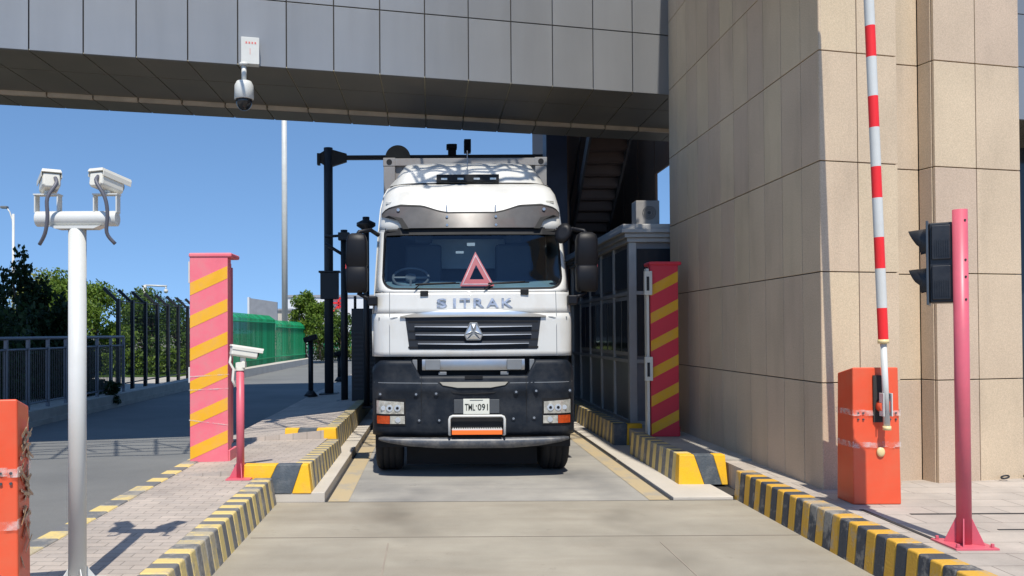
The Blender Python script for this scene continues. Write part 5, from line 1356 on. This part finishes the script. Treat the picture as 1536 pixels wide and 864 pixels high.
green_fence((g2.x,42.3,.3), (g3.x,49,.25), 1.95, 'green picket fence with bent tops, the farther lower run', 1)
g4 = P(462,541,62); g5 = P(512,538,75)
green_fence((g4.x,62,.2), (P(600,538,62).x,64,.2), 1.6, 'distant green fence behind the roadside tree', 1)
b = MB(); b.hexa([(g0.x-.2,30,0),(g0.x+.35,30,0),(g3.x+.4,49.5,0),(g3.x-.2,49.5,0),(g0.x-.2,30,.34),(g0.x+.35,30,.34),(g3.x+.4,49.5,.30),(g3.x-.2,49.5,.30)])
tag(b.build('fence_plinth', 'concrete_pale', org=(g0.x,33,0)), 'pale concrete plinth under the green picket fences', 'wall')

# ------------------------------------------------------------------ trees
def tree(name, label, px_, Y, top_py, w_, base_z, mat_, n=2600, conical=False, leaf=.13, trunk_h=None, group='trees beyond the left fence', seed=1, flat=.5, low=.15):
    random.seed(seed); q_ = P(px_, top_py, Y); x, H = q_.x, q_.z-base_z
    t = thing(name, label, 'tree', (x, Y, base_z), group=group, local=True)
    b = MB(); th = trunk_h or H*.35; r = max(.04, H*.022)
    pts = [Vector((random.gauss(0,.03)*k, random.gauss(0,.03)*k, H*.82*k/5)) for k in range(6)]
    b.tube(pts, [r*(1-.16*k) for k in range(6)], n=8)
    clumps = []
    nc = 9 if conical else 22
    for k in range(nc):
        if conical:
            f_ = low+(1-low)*(k+.4)/nc; rad = w_/2*(1-f_)**.8*1.1+.05; z = H*f_
            for j in range(3):
                a = random.uniform(0,6.28); clumps.append((Vector((math.cos(a)*rad*.45, math.sin(a)*rad*.45, z)), rad*.62, H/nc*.8))
        else:
            a = random.uniform(0,6.28); f_ = random.uniform(low,1)**.85; env = math.sin(math.pi*min(1,max(0,(f_-low+.12)/(1-low+.15))))**.6
            rr = w_/2*env*random.uniform(.25,.85); c = Vector((math.cos(a)*rr, math.sin(a)*rr, H*f_*.93)); s_ = w_*random.uniform(.13,.24)
            clumps.append((c, s_, s_*.8))
            p0_ = Vector((0,0,H*f_*.55)); b.tube([p0_, p0_.lerp(c,.5)+Vector((0,0,-.03*H)), c], [r*.5,r*.32,r*.12], n=5)
    b.build('trunk', 'bark', t)
    lb_ = MB()
    tot = sum(c[1]**2 for c in clumps)
    for c, s_, sz in clumps:
        for _ in range(max(10, int(n*s_*s_/tot))):
            d = Vector((random.gauss(0,1), random.gauss(0,1), random.gauss(0,1))).normalized()*(random.random()**.45)
            p = c+Vector((d.x*s_, d.y*s_, d.z*sz)); L_ = leaf*random.uniform(.6,1.3)
            e = Euler((random.uniform(0,3.1), random.uniform(0,3.1), random.uniform(0,3.1))).to_matrix()
            lb_.v += [p+e @ Vector(v) for v in ((0,-L_*.3,0),(L_*.5,0,.02),(0,L_*.3,0),(-L_*.5,0,-.02))]
            o = len(lb_.v)-4; lb_.f.append([o,o+1,o+2,o+3]); lb_.m.append(0); lb_.sm.append(False)
    lb_.build('crown', mat_, t, fix=False)
    return t
tree('conifer', 'dark conifer at the far left edge beside the street lamp', 4, 24, 402, 2.6, .1, 'leaf_dark', 9000, True, .16, seed=11, low=.03)
tree('conifer', 'dark pointed conifer with the sharpest tip above the railing', 31, 23, 372, 2.2, .1, 'leaf_dark', 9500, True, .15, seed=12, low=.03)
tree('conifer', 'dark rounded conifer just left of the white camera post', 62, 23, 412, 2.6, .1, 'leaf_dark', 9500, True, .15, seed=13, low=.03)
tree('conifer', 'low dark conifer partly hidden by the white camera post', 92, 23, 440, 2.4, .1, 'leaf_dark', 9000, True, .15, seed=14, low=.03)
tree('conifer', 'small dark conifer low behind the railing at the left edge', -25, 22, 420, 3.0, .1, 'leaf_dark', 9000, True, .15, seed=15, low=.03)
tree('leafy_tree', 'pale yellowish green tree behind the dark conifers', 70, 37, 408, 3.6, .1, 'leaf_yellow', 6000, leaf=.15, seed=21)
tree('leafy_tree', 'bright green tree partly hidden behind the white camera post', 100, 36, 402, 3.0, .1, 'leaf_bright', 6000, leaf=.15, seed=22)
tree('leafy_tree', 'broad bright green tree between white camera post and black fence', 146, 35, 428, 3.4, .1, 'leaf_bright', 8000, leaf=.13, seed=23, low=.08)
tree('leafy_tree', 'green tree under the white camera mast behind the black fence', 224, 38, 436, 3.2, .1, 'leaf_mid', 6500, leaf=.14, seed=24, low=.05)
tree('leafy_tree', 'green tree behind the left end of the black fence', 192, 38, 452, 3.0, .1, 'leaf_mid', 6500, leaf=.14, seed=25, low=.03)
tree('leafy_tree', 'green tree beside the pink cabinet behind the black fence', 264, 40, 452, 3.2, .1, 'leaf_mid', 6500, leaf=.14, seed=26, low=.03)
tree('leafy_tree', 'pointed green roadside tree left of the gantry post', 458, 50, 436, 2.2, .2, 'leaf_bright', 5200, leaf=.15, seed=31, group='trees by the gantry post', low=.3)
tree('leafy_tree', 'rounded green roadside tree just behind the gantry post', 480, 49, 456, 2.7, .2, 'leaf_bright', 5200, leaf=.15, seed=32, group='trees by the gantry post', low=.3)
tree('leafy_tree', 'small green tree between the gantry post and the truck', 513, 52, 468, 2.6, .2, 'leaf_mid', 4000, leaf=.15, seed=33, group='trees by the gantry post', low=.3)
# hedge and shrubs
def hedge(name, label, A_, B_, h, th, n, m_, seed=5, kind='stuff'):
    random.seed(seed); A_ = Vector(A_); B_ = Vector(B_); lb_ = MB()
    for _ in range(n):
        t = random.random(); p = A_.lerp(B_, t)+Vector((random.uniform(-th,th), random.uniform(-.2,.2), 0)); hh = h*(.8+.25*math.sin(t*37+seed)+.1*math.sin(t*91))
        p.z += hh*random.random()**.6; L_ = random.uniform(.08,.2)
        e = Euler((random.uniform(0,3.1), random.uniform(0,3.1), random.uniform(0,3.1))).to_matrix()
        lb_.v += [p+e @ Vector(v) for v in ((0,-L_*.3,0),(L_*.5,0,.02),(0,L_*.3,0),(-L_*.5,0,-.02))]
        o = len(lb_.v)-4; lb_.f.append([o,o+1,o+2,o+3]); lb_.m.append(0); lb_.sm.append(False)
    o_ = lb_.build(name, m_, fix=False); o_['kind'] = kind; return o_
hedge('hedge', '', (-22,33.5,.1), (-9.6,34.5,.1), 1.0, .5, 14000, 'leaf_bright', 5)
hedge('hedge', '', (-12,20,.1), (-10.0,23.5,.1), 1.7, .7, 12000, 'leaf_dark', 8)
hedge('hedge', '', (-17,19,.1), (-10.2,20,.1), 2.2, .8, 22000, 'leaf_dark', 9)
hedge('far_shrubs', '', (-60,70,.0), (-8,85,.0), 2.6, 2.0, 9000, 'leaf_mid', 6)
hedge('far_shrubs', '', (-7.5,52,.0), (-3.5,56,.0), .9, .6, 3000, 'leaf_yellow', 7)

tree('shrub', 'small dark shrub growing at the foot of the low parapet by the railing', 167, 20.5, 572, .55, .0, 'leaf_dark', 1500, leaf=.07, seed=41, group='roadside shrubs', low=.05)
for t_, lab in ((2.02, 'small dark iron ring lying at the foot of the granite pillar, nearer the groove'), (2.30, 'small dark iron ring at the right bottom corner of the granite pillar')):
    p_ = fr(t_, .07, .285); b = MB(); b.tube([p_+Vector((math.cos(a*.5236)*.038, math.sin(a*.5236)*.022, .02+math.sin(a*.5236+1)*.013)) for a in range(12)], .009, n=6)
    tag(b.build('iron_ring', 'gunmetal', org=p_), lab, 'ring', 'iron rings at the pillar foot')
# ------------------------------------------------------------------ far things
fp = thing('light_mast', 'tall slim white mast rising beyond the green fence up to the bridge', 'mast', (P(427,400,55).x, 55, 0), local=True)
b = MB(); b.cyl((0,0,0),(0,0,22), .21, .16, n=16); b.cyl((0,0,0),(0,0,.3), .4, n=12); b.build('pole', 'white_paint', fp)
b = MB(); b.cyl((0,0,22),(0,0,22.4), .6, .5, n=16); b.build('lamp_crown', 'grey_plastic', fp)
q_ = P(20,318,42); lp = thing('street_lamp', 'thin street lamp with a curved arm at the far left edge', 'street lamp', (q_.x, 42, 0), local=True)
b = MB(); b.cyl((0,0,0),(0,0,q_.z-.1), .09,.06, n=10); b.build('pole', 'white_paint', lp)
b = MB(); b.tube([(0,0,q_.z-1.2),(-.05,0,q_.z-.4),(-.18,0,q_.z+.0),(-.34,0,q_.z+.22)], .035, n=8); b.build('arm', 'white_paint', lp)
b = MB(); b.box(-.62,-.28,-.12,.12,q_.z+.18,q_.z+.30); b.build('lamp_head', 'grey_plastic', lp, bevel=.03)
q_ = P(217,428,45); ms_ = thing('camera_mast', 'white L-shaped mast with a camera hanging from its arm beyond the trees', 'camera mast', (q_.x, 45, 0), local=True)
b = MB(); b.cyl((0,0,0),(0,0,q_.z), .10, n=10); b.build('pole', 'white_paint', ms_)
b = MB(); b.cyl((0,0,q_.z),(1.2,0,q_.z-.05), .05, n=8); b.cyl((1.15,0,q_.z-.05),(1.15,0,q_.z-.3), .04, n=8); b.build('arm', 'white_paint', ms_)
b = MB(); b.lathe([(.02,0),(.11,-.02),(.12,-.12),(.08,-.2),(.01,-.22)], (1.15,0,q_.z-.22), n=12); b.build('camera', 'white_paint', ms_)
a0 = P(374,447,60); a1 = P(410,450,60)
bb = thing('billboard', 'grey billboard panel standing behind the green fence', 'billboard', (a0.x, 60, 0))
b = MB(); b.hexa([(a0.x,60,2.0),(a1.x,61.5,2.0),(a1.x,61.7,2.0),(a0.x,60.2,2.0),(a0.x,60,a0.z+.0),(a1.x,61.5,a1.z-.1),(a1.x,61.7,a1.z-.1),(a0.x,60.2,a0.z)]); b.build('panel', 'billboard', bb)
b = MB(); b.box(a0.x-.12,a0.x+.02,59.9,60.3,2.0,a0.z+.06); b.box(a0.x+.2,a0.x+.35,60.2,60.4,0,2.1); b.box(a1.x-.35,a1.x-.2,61.5,61.7,0,2.1); b.build('frame', 'building_white', bb)
q0 = P(431,446,130); q1 = P(620,446,130)
fb = thing('warehouse', 'long pale white warehouse beyond the roadside trees', 'building', (q0.x, 130, 0))
b = MB(); b.box(q0.x, q1.x+8, 130, 160, 0, q0.z); b.build('wall', 'building_white', fb)
b = MB(); b.box(q0.x-.2, q1.x+8.2, 129.8, 160, q0.z, q0.z+.35); b.build('roof_edge', 'billboard', fb)
b = MB(); k0 = 0
for k in range(8): b.cut(); b.box(q0.x+2+k*2.6, q0.x+3.4+k*2.6, 129.95, 130, 1.0, 2.6)
b.build('window', 'far_glass', fb)
q2 = P(505,455,128); b = MB(); 
sc_ = 1.5
for (x0_,x1_,z0_,z1_) in ((-.9,.9,.45,.62),(-.9,-.75,-.9,.5),(-.1,.06,.6,1.0),(-.5,.6,.0,.16),(.0,.16,-.5,.45)): b.box(q2.x+x0_*sc_, q2.x+x1_*sc_, 129.6, 129.9, q2.z+z0_*sc_, q2.z+z1_*sc_)
for s_ in (-1,1): b.hexa([(q2.x+.05*sc_,129.6,q2.z-.1*sc_),(q2.x+.2*sc_,129.6,q2.z-.1*sc_),(q2.x+.2*sc_,129.9,q2.z-.1*sc_),(q2.x+.05*sc_,129.9,q2.z-.1*sc_),(q2.x+s_*.7*sc_,129.6,q2.z-.95*sc_),(q2.x+(s_*.7+.16)*sc_,129.6,q2.z-.95*sc_),(q2.x+(s_*.7+.16)*sc_,129.9,q2.z-.95*sc_),(q2.x+s_*.7*sc_,129.9,q2.z-.95*sc_)])
b.build('sign_character', 'red_stripe', fb)
q0 = P(380,466,90); q1 = P(436,466,90)
ob = thing('site_building', 'low beige building left of the tall white mast', 'building', (q0.x, 90, 0))
b = MB(); b.box(q0.x, q1.x, 90, 98, 0, q0.z); b.build('wall', 'building_beige', ob) if 'building_beige' in M else None
M['building_beige'] = mat('far_beige', (.50,.45,.38), .8)
b.build('wall', 'building_beige', ob)
b = MB(); b.box(q0.x-.2, q1.x+.2, 89.8, 98.2, q0.z, q0.z+.2); b.build('roof', 'billboard', ob)

# ------------------------------------------------------------------ light
EL, AZ = R(58), R(176)
sd = Vector((math.sin(AZ)*math.cos(EL), math.cos(AZ)*math.cos(EL), math.sin(EL)))
sun = bpy.data.lights.new('sun', 'SUN'); so = bpy.data.objects.new('sun', sun); C.objects.link(so)
sun.energy = 4.8; sun.angle = R(.53); sun.color = (1, .95, .86)
so.rotation_euler = (-sd).to_track_quat('-Z', 'Y').to_euler()
w = bpy.data.worlds.new('World'); SC.world = w; w.use_nodes = True
nt = w.node_tree; bg = nt.nodes['Background']; bg.inputs[1].default_value = .088
sk = nt.nodes.new('ShaderNodeTexSky'); sk.sky_type = 'NISHITA'; sk.sun_disc = False; sk.sun_elevation = EL; sk.sun_rotation = AZ
sk.air_density = 1.15; sk.dust_density = .0; sk.ozone_density = 4.0; sk.altitude = 1500
tcw = nt.nodes.new('ShaderNodeTexCoord'); ad = nt.nodes.new('ShaderNodeVectorMath'); ad.operation = 'ADD'; ad.inputs[1].default_value = (0,0,.21)
nm = nt.nodes.new('ShaderNodeVectorMath'); nm.operation = 'NORMALIZE'
nt.links.new(tcw.outputs['Generated'], ad.inputs[0]); nt.links.new(ad.outputs[0], nm.inputs[0]); nt.links.new(nm.outputs[0], sk.inputs[0])
hs = nt.nodes.new('ShaderNodeHueSaturation'); hs.inputs['Saturation'].default_value = 1.06; hs.inputs['Hue'].default_value = .497
hs.inputs['Value'].default_value = 1.95
nt.links.new(sk.outputs[0], hs.inputs['Color']); nt.links.new(hs.outputs[0], bg.inputs[0])
vs_ = SC.view_settings; vs_.view_transform = 'Standard'; vs_.look = 'None'; vs_.gamma = 1; vs_.exposure = .12; vs_.use_curve_mapping = False
SC.render.engine = 'CYCLES'
SC.cycles.max_bounces = 8; SC.cycles.transparent_max_bounces = 12
SC.render.resolution_x, SC.render.resolution_y = 1024, 576
